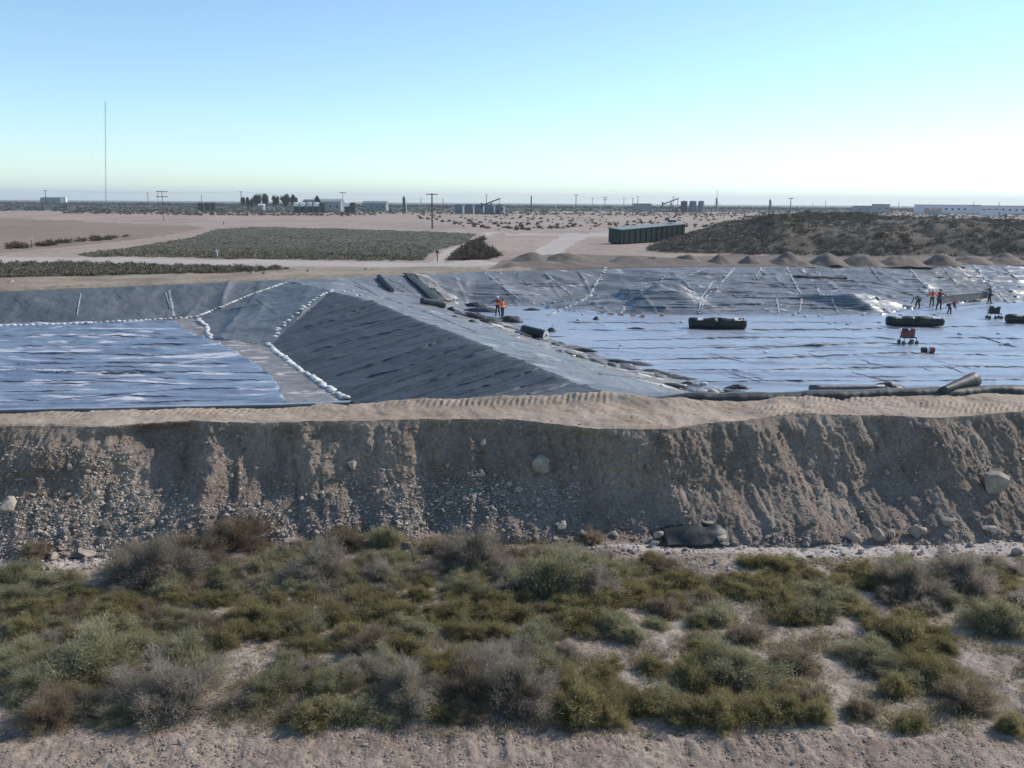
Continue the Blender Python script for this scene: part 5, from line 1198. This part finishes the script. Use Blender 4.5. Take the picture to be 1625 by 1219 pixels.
PO = [pole(686, 307, 0, 'tallest nearby wooden utility pole with crossarm, centre of the plain', 1, 363, armw=3.0, thick=.17),
      pole(260, 303, 0, 'wooden utility pole with two crossarms left of the tree clump', 2, 351, armw=3.8, thick=.08),
      pole(1253, 314, 0, 'utility pole rising behind the left end of the brushy hill', 1, 348, armw=2.8, thick=.15),
      pole(545, 305, 0, 'thin utility pole beside the white topped tanks', 1, 345, armw=3.2, thick=.08),
      pole(73, 302, 700, 'utility pole behind the long low building at far left', 1, armw=3), pole(235, 305, 900, 'bare thin pole left of the double crossarm pole', 0), pole(251, 306, 950, 'faint thin pole beside the double crossarm pole', 0),
      pole(383, 304, 650, 'utility pole left of the tree clump', 1), pole(320, 310, 900, 'short thin pole left of the dark tank trio', 0), pole(914, 309, 620, 'utility pole on the horizon right of the big pump jack', 1, armw=3), pole(960, 313, 800, 'utility pole with two crossarms, right of the lone horizon pole', 2, armw=4),
      pole(843, 311, 600, 'thick bare pole right of the big pump jack', 0, thick=.3), pole(1004, 314, 900, 'utility pole left of the low pale building on the horizon', 1, armw=3), pole(1012, 312, 1000, 'faint pole right beside the low pale building', 1, armw=3), pole(703, 315, 800, 'thin pole right of the tallest nearby pole', 0),
      pole(772, 309, 800, 'thin pole above the big pump jack beam', 1), pole(668, 313, 900, 'thin pole left of the tallest nearby pole', 0), pole(1068, 312, 1000, 'faint pole behind the small pump jack', 1), pole(1310, 318, 1100, 'faint pole right of the hill pole', 0, mtl='steel'), pole(1426, 319, 1100, 'faint pole left of the long pale plant', 0, mtl='steel'),
      pole(1290, 322, 1100, 'short faint pole right of the hill pole', 0, mtl='steel'), pole(940, 314, 1100, 'faint lattice like pole on the horizon', 1, mtl='steel', armw=4), pole(990, 314, 1100, 'faint crossarm pole left of the low pale building', 1, mtl='steel', armw=4), pole(1545, 320, 900, 'thin pole above the long pale plant', 0), pole(1585, 320, 900, 'second thin pole above the long pale plant', 0)]
# wires between horizon poles (thin)
def wire(a, b, lb, sag=1.5):
    pts_ = [a.lerp(b, t / 10) + Vector((0, 0, -sag * 4 * (t / 10) * (1 - t / 10))) for t in range(11)]
    tag(MB().tube(pts_, .035, 4).build('power_line', MT['darksteel']), lb, 'power line')
tp = lambda k: PO[k][0].location + Vector((0, 0, PO[k][1] - .1))
wire(tp(4), tp(7), 'thin power line between far left pole and tree clump pole'); wire(tp(9), tp(10), 'thin power line between two horizon poles right of the pump jack'); wire(tp(10), tp(12), 'thin power line towards the low pale building'); wire(tp(7), tp(14), 'thin power line from tree clump pole to the centre', 3)
# mast
p = far_at(167, 900); H = PD(167, 160, 900)[2] - 3; e = empty('radio_mast', p); e.rotation_euler[1] = R(4.6)
b = MB()
for a in range(3): b.tube([(math.cos(a * 2.09) * .35, math.sin(a * 2.09) * .35, 0), (math.cos(a * 2.09) * .3, math.sin(a * 2.09) * .3, H)], .09, 5)
for i in range(40): 
    z = H * i / 40; b.tube([(.35, 0, z), (-.17, .3, z + H / 80), (-.17, -.3, z + H / 40)], .05, 4)
b.build('lattice', MT['steel'], e)
for a in range(3):
    for hh in (.5, .95): MB().tube([(0, 0, H * hh), (math.cos(a * 2.09 + .5) * 45, math.sin(a * 2.09 + .5) * 45, 0)], .02, 3).build('guy_wire', MT['steel'], e)
tag(e, 'very tall thin radio mast standing against the sky at left', 'radio mast')

def tank(px, w, top, dist, lb, bodym='darksteel', roofm='steel', grp=None, band=None):
    p = far_at(px, dist); rad = w * dist / F / 2; H = PD(px, top, dist)[2] - 3; e = empty('storage_tank', p)
    MB().tube([(0, 0, 0), (0, 0, H * (.6 if band else .95))], rad, 20).build('shell', MT[bodym], e, False)
    if band: MB().tube([(0, 0, H * .6), (0, 0, H * .95)], rad * 1.01, 20).build('upper_band', MT[band], e)
    MB().tube([(0, 0, H * .95), (0, 0, H)], [rad * 1.03, rad * .2], 20).build('roof', MT[roofm], e)
    MB().tube([(rad * 1.05, -.3, 0), (rad * 1.05, -.3, H)], .06, 5).build('ladder', MT['steel'], e)
    tag(e, lb, 'tank', grp); return e
for i, (px, w, bd) in enumerate([(470, 8.5, 'white'), (480, 8.5, 'white'), (491, 8.5, 'wall_w'), (502, 9, 'white'), (512, 8, None), (550.5, 9, 'white'), (560, 8, None)]):
    tank(px, w, 321, 560, ['leftmost white topped tank of the row by the barn', 'second white topped tank of the row by the barn', 'third tank of the barn row with duller pale top', 'fourth white topped tank of the barn row', 'plain dark tank ending the row by the barn', 'white topped tank standing apart right of the thin pole', 'plain dark tank right of the white topped one standing apart'][i], band=bd, roofm='white' if bd else 'steel')
for i, px in enumerate((318, 328, 338)): tank(px, 8, 321, 640, ['left', 'middle', 'right'][i] + ' dark tank of the trio in the scrub at left')
for i, px in enumerate((728.5, 744.5, 760, 776.5, 793)):
    tank(px, 13, 324, 560, ['leftmost dark tank of the battery left of the pump jack', 'second dark tank of the battery', 'third dark tank of the battery, just left of the pump jack', 'fourth battery tank behind the pump jack', 'last battery tank under the pump jack tail'][i], bodym='tankdark', roofm='tankdark')
for i, px in enumerate((734.8, 751.5, 767.3, 784.5, 800.5)):
    p = far_at(px, 545); tag(MB().box((0, 0, 2.1), (.75, .75, 4.4)).box((0, 0, 4.4), (1.0, 1.0, .2)).build('white_post', MT['white'], None, loc=p), '%s white upright post between the battery tanks' % ['first', 'second', 'third', 'fourth', 'fifth'][i], 'post', 'white posts of the tank battery')
for i, (px, w, bm_) in enumerate([(1085.5, 10, 'darksteel'), (1099.5, 11, 'tankdark'), (1112.5, 9, 'tankdark')]): tank(px, w, 318.5, 800, ['dark tank right of the small pump jack', 'wide grey tank of the trio right of small pump jack', 'right grey tank of the trio beside small pump jack'][i], bodym=bm_)
def column(px, w, top, dist, lb, extra=0, mtl='wall_g'):
    p = far_at(px, dist); H = PD(px, top, dist)[2] - 3; r_ = w * dist / F / 2; e = empty('process_column', p)
    MB().tube([(0, 0, 0), (0, 0, H * .9), (0, 0, H)], [r_, r_, r_ * .5], 14).build('vessel', MT[mtl], e)
    MB().tube([(0, 0, H), (0, 0, H + .5 + extra)], r_ * .22, 8).build('vent_pipe', MT['steel'], e)
    MB().tube([(r_ * 1.6, 0, 0), (r_ * 1.6, 0, H * .75)], r_ * .25, 8).build('side_pipe', MT['white'], e)
    tag(e, lb, 'column')
column(641, 4.5, 312, 560, 'dark upright column with white pipe left of the tallest pole')
column(1137, 3.2, 314, 850, 'tall column with long thin vent right of the grey tank trio', 6.5, 'wall_a'); column(1222, 3.2, 316.5, 850, 'short dark column above the left end of the hill', 0)
column(414, 2.0, 325, 620, 'small pale column in front of the tree clump', 0, 'wall_a')

def pumpjack(px, dist, span_px, lb, flip=1):
    p = far_at(px, dist); k = dist / F; s = span_px * k / 10.0; e = empty('pump_jack', p, 0, s)
    MB().box((0, 0, .25), (9, 1.6, .5)).build('skid', MT['darksteel'], e)
    b = MB()
    for y in (-.8, .8): b.tube([(-.8, y, .4), (0.3, y * .3, 6.1)], .16, 5).tube([(1.6, y, .4), (0.3, y * .3, 6.1)], .16, 5)
    b.tube([(-.3, -.5, 2.6), (1.1, -.5, 2.6)], .1, 5); b.build('samson_post', MT['darksteel'], e)
    an = .36
    MB().box((0.3, 0, 6.35), (9.6, .5, .62), 0, 0, -an).build('walking_beam', MT['darksteel'], e)
    hx, hz_0 = .3 - 4.9 * math.cos(an), 6.35 - 4.9 * math.sin(an)
    h = MB()
    for i in range(6):
        a = -.9 + i * .3; h.box((hx - .25 + .35 * math.cos(a) * 1.0 - .5, 0, hz_0 + math.sin(a) * 1.5), (.75, .6, .75), 0, 0, .25 - a * .4)
    h.build('horse_head', MT['darksteel'], e)
    MB().tube([(hx - .9, 0, hz_0 - .7), (hx - .9, 0, .3)], .06, 5).build('polished_rod', MT['steel'], e)
    tx, tz = .3 + 4.5 * math.cos(an), 6.35 + 4.5 * math.sin(an)
    MB().tube([(tx, .3, tz), (4.0, .5, 2.6)], .1, 5).tube([(tx, -.3, tz), (4.0, -.5, 2.6)], .1, 5).build('pitman_arm', MT['darksteel'], e)
    MB().box((4.3, 0, 2.3), (4.0, .7, .35), 0, 0, -.35).box((5.6, 0, 2.8), (1.6, .9, 1.0), 0, 0, -.35).build('counterweight_crank', MT['darksteel'], e)
    MB().box((3.6, 0, 1.3), (1.4, 1.0, 1.7)).build('gearbox', MT['darksteel'], e)
    tag(e, lb, 'pump jack')
pumpjack(779, 545, 30, 'larger dark pump jack with raised beam in front of the tank battery'); pumpjack(1064, 780, 26, 'small distant pump jack left of the grey tank trio')

def building(px0, px1, top, dist, lb, wall, roofm, depth=14, gable=True, nwin=0, eave=.25):
    c = far_at((px0 + px1) / 2, dist); W = (px1 - px0) * dist / F; H = PD((px0 + px1) / 2, top, dist)[2] - 3; e = empty('building' if W > 14 else 'shed', c + Vector((0, depth / 2, 0)))
    hw = H * (.8 if gable else .95)
    MB().box((0, 0, hw / 2), (W, depth, hw)).build('wall', MT[wall], e)
    if gable:
        v_ = [(-W / 2 - eave, -depth / 2 - eave, hw), (W / 2 + eave, -depth / 2 - eave, hw), (W / 2 + eave, depth / 2 + eave, hw), (-W / 2 - eave, depth / 2 + eave, hw), (-W / 2 - eave, 0, H), (W / 2 + eave, 0, H)]
        MB().add(v_, [(0, 1, 5, 4), (2, 3, 4, 5), (1, 2, 5), (3, 0, 4), (3, 2, 1, 0)]).build('roof', MT[roofm], e)
    else: MB().box((0, 0, H * .975), (W + .5, depth + .5, H * .05)).build('roof', MT[roofm], e)
    for i in range(nwin):
        x = -W / 2 + W * (i + .5) / nwin; f = MB().box((x, -depth / 2 - .03, hw * .55), (W / nwin * .4, .08, hw * .35)).build('window', MT['white'], e); MB().box((x, -depth / 2 - .08, hw * .55), (W / nwin * .34, .04, hw * .28)).build('pane', MT['glass'], f)
    d_ = MB().box((W * .32, -depth / 2 - .04, hw * .35), (min(3, W * .12), .1, hw * .7)).build('door', MT['steel'], e)
    tag(e, lb, 'building'); return e
building(64, 95, 313, 1500, 'long low dark roofed building at the far left horizon', 'wall_g', 'wall_g', nwin=3)
building(95.5, 104, 312.5, 1450, 'white boxy trailer at the right end of the far left building', 'white', 'white', 5, False)
building(480, 506, 316.5, 640, 'green barn behind the white topped tanks', 'wall_g', 'wall_g', nwin=3)
building(507, 540, 316, 620, 'blue grey roofed barn right of the lone dark tree', 'wall_a', 'wall_a', nwin=3)
building(575, 612, 319, 700, 'long low grey building right of the barns', 'wall_a', 'steel', nwin=4)
building(1007, 1034, 323, 900, 'low dark flat building on the horizon left of the small pump jack', 'wall_a', 'wall_a', 8, False)
building(1360, 1392, 326.5, 850, 'lower grey blue building left of the boxy one on the horizon', 'wall_a', 'steel', 10, False, 3)
building(1391, 1412, 324, 820, 'boxy dark topped building right of the lower one', 'wall_a', 'darksteel', 10, False, 2)
building(1468, 1556, 325, 800, 'long pale plant hall at the right horizon, left section', 'wall_w', 'wall_a', 20, False, 9)
building(1557, 1660, 326.5, 760, 'long pale plant hall at the right horizon, right section', 'wall_w', 'wall_a', 20, False, 10)
building(1473, 1495, 331, 700, 'low brownish shed in front of the pale plant', 'wall_a', 'maroon', 6, True)
building(1565, 1592, 332.5, 650, 'long low dark loading shed in front of the plant', 'wall_w', 'darksteel', 6, False)
building(409, 417, 323.5, 640, 'little pale roofed house beneath the trees', 'wall_a', 'wall_w', 6, True)
# dark low rows on the plain
for i, (px0, px1, dist) in enumerate([(1183, 1245, 480), (1310, 1386, 440)]):
    a = far_at(px0, dist); b = far_at(px1, dist); pts = [(a.x + (b.x - a.x) * t, a.y + rr.uniform(-1, 1), 3.0) for t in np.linspace(0, 1, 60)]
    o = tufts(pts, 70, [rr.uniform(.7, 1.2) for _ in pts], .6, .2, 40 + i, 'hedge_row', 'darkscrub', 1.0); tag(o, '%s dark low hedge row on the plain above the hill' % ('left' if i == 0 else 'right'), 'hedge')

# far trees
def tree(px, w, top, dist, lb, seed):
    p = far_at(px, dist); H = PD(px, top, dist)[2] - 3; W = w * dist / F; e = empty('tree', p); r = np.random.RandomState(seed)
    st = MB().tube([(0, 0, 0), (.1, 0, H * .3), (0, 0, H * .7)], [.3, .22, .1], 7)
    for k in range(5):
        a = k * 1.3; st.tube([(0, 0, H * (.3 + .06 * k)), (math.cos(a) * W * .3, math.sin(a) * W * .3, H * (.55 + .06 * k))], [.12, .04], 5)
    st.build('trunk', MT['stem'], e)
    n = 2600; ncl = 22; cc = r.normal(0, 1, (ncl, 3)); cc /= np.linalg.norm(cc, axis=1)[:, None]; cc = cc * r.uniform(.2, .75, (ncl, 1)) * np.array([W / 2, W / 2, H * .36]) + np.array([0, 0, H * .6])
    k = r.randint(0, ncl, n); g = r.normal(0, 1, (n, 3)); g /= np.linalg.norm(g, axis=1)[:, None]; base = cc[k] + g * r.uniform(.3, 1, (n, 1)) * np.array([W, W, H]) * .17
    d = r.normal(0, 1, (n, 3)); s = np.cross(d, g); s /= np.linalg.norm(s, axis=1)[:, None]; d /= np.linalg.norm(d, axis=1)[:, None]
    VV = np.stack([base - s * .3, base + s * .3, base + d * .9], 1).reshape(-1, 3); VV[:, 2] = np.maximum(VV[:, 2], .3)
    link('crown', npmesh('crown', VV, np.arange(n * 3).reshape(-1, 3), MT['farleaf']), e); tag(e, lb, 'tree')
tree(408, 17, 305.5, 680, 'leftmost big dark tree of the clump by the tanks', 1); tree(422, 16, 305.5, 690, 'second dark tree of the clump', 2); tree(438, 14, 308, 700, 'thinner greyish tree in the middle of the clump', 3)
tree(453, 17, 306, 680, 'large rounded tree right of the greyish one', 4); tree(466, 14, 307, 690, 'rightmost tree of the clump', 5); tree(385, 9, 311, 680, 'small dark tree left of the clump', 6); tree(393, 6, 312, 680, 'tiny dark tree between small tree and clump', 7); tree(504, 9, 310.5, 610, 'lone dark conical tree above the barns', 8); tree(399, 8, 314, 690, 'low dark tree at the left foot of the clump', 9)

# green container / tank building behind the pit
pl = Vector(P(986, 388, 3.0)); pr = Vector(P(1086, 384, 3.0)); d = pr - pl; L = d.length; ang = math.atan2(d.y, d.x); k = pl.y / F
e = empty('green_tank_trailer', pl, ang); h0, h1 = 22 * k, 27 * pr.y / F; D_ = 3.0
MB().add([(0, 0, .25), (L, 0, .25), (L, D_, .25), (0, D_, .25), (0, 0, h0), (L, 0, h1), (L, D_, h1 + .25), (0, D_, h0 + .25)], [(3, 2, 1, 0), (4, 5, 6, 7), (0, 1, 5, 4), (1, 2, 6, 5), (2, 3, 7, 6), (3, 0, 4, 7)]).build('body', MT['green'], e)
MB().add([(-.1, -.1, h0 + .01), (L + .1, -.1, h1 + .01), (L + .1, D_ + .1, h1 + .27), (-.1, D_ + .1, h0 + .27), (-.1, -.1, h0 + .12), (L + .1, -.1, h1 + .12), (L + .1, D_ + .1, h1 + .38), (-.1, D_ + .1, h0 + .38)], [(3, 2, 1, 0), (4, 5, 6, 7), (0, 1, 5, 4), (1, 2, 6, 5), (2, 3, 7, 6), (3, 0, 4, 7)]).build('roof', MT['wall_a'], e)
for i in range(12):
    x = L * (i + .5) / 12; MB().box((x, -.05, (h0 + (h1 - h0) * i / 12) / 2 + .1), (.08, .07, (h0 + (h1 - h0) * i / 12) - .3)).build('rib', MT['green'], e)
MB().box((L / 2, .3, .12), (L * .96, .2, .25)).build('skid', MT['darksteel'], e); MB().box((L / 2, D_ - .3, .12), (L * .96, .2, .25)).build('skid', MT['darksteel'], e)
MB().box((L * .88, 1.4, h1 + .6), (1.4, .9, .4)).build('hatch', MT['darksteel'], e)
tag(e, 'long dark green metal container with pale sloping roof beside the hill', 'container')
# small markers
for px, py, h, lb, ct in [(51, 392, 14, 'thin marker post with white top at the left track', 'marker'), (345, 408, 11, 'white marker post in the dark field near the road', 'marker'), (694, 416, 18, 'dark thin post where the pale tracks meet', 'post'), (355, 358, 5, 'small dark marker on the plain edge', 'marker')]:
    q = Vector(P(px, py, 3.0)); H = h * q.y / F; e = empty('marker_post', q); MB().tube([(0, 0, 0), (0, 0, H)], .06, 6).build('post', MT['white' if 'white marker' in lb else 'wood'], e)
    MB().box((0, -.07, H * .9), (.35, .04, .3)).build('plate', MT['white' if 'white' in lb else 'darksteel'], e); tag(e, lb, ct)
for px, py, lb in [(17, 448, 'pale stone lying on the ochre track at far left'), (400, 434, 'pale stone in the ochre track above the sandbag line'), (420, 434, 'second pale stone in the ochre track'), (582, 428, 'white stone beside the pale road'), (490, 431, 'small pale stone left of the white one beside the road'), (218, 368, 'white stone in the brown dry field')]:
    h_ = hit(px, py)
    if h_: tag(link('rock', rocks[2], None, h_[0], (0, 0, 1), (.8, .6, .5)), lb, 'rock')

# ------------------------------------------------------------------ haze
hb = MB().box((0, 5900, 57), (18600, 12400, 117)).build('haze', [], None) if False else None
me = bpy.data.meshes.new('haze')
x0, x1, y0, y1, z0, z1 = -9200, 9200, -60, 12300, -1.2, 112
me.from_pydata([(x0, y0, z0), (x1, y0, z0), (x1, y1, z0), (x0, y1, z0), (x0, y0, z1), (x1, y0, z1), (x1, y1, z1), (x0, y1, z1)], [], [(3, 2, 1, 0), (4, 5, 6, 7), (0, 1, 5, 4), (1, 2, 6, 5), (2, 3, 7, 6), (3, 0, 4, 7)])
hm = bpy.data.materials.new('haze_air'); hm.use_nodes = True; hn = hm.node_tree.nodes
hn.remove(hn['Principled BSDF']); pv = hn.new('ShaderNodeVolumePrincipled'); pv.inputs['Density'].default_value = .00015; pv.inputs['Color'].default_value = (.86, .92, 1, 1); pv.inputs['Anisotropy'].default_value = .2
hm.node_tree.links.new(pv.outputs[0], hn['Material Output'].inputs['Volume']); me.materials.append(hm)
tag(link('haze', me), 'thin pale air haze over the whole plain', 'haze', kind='stuff')
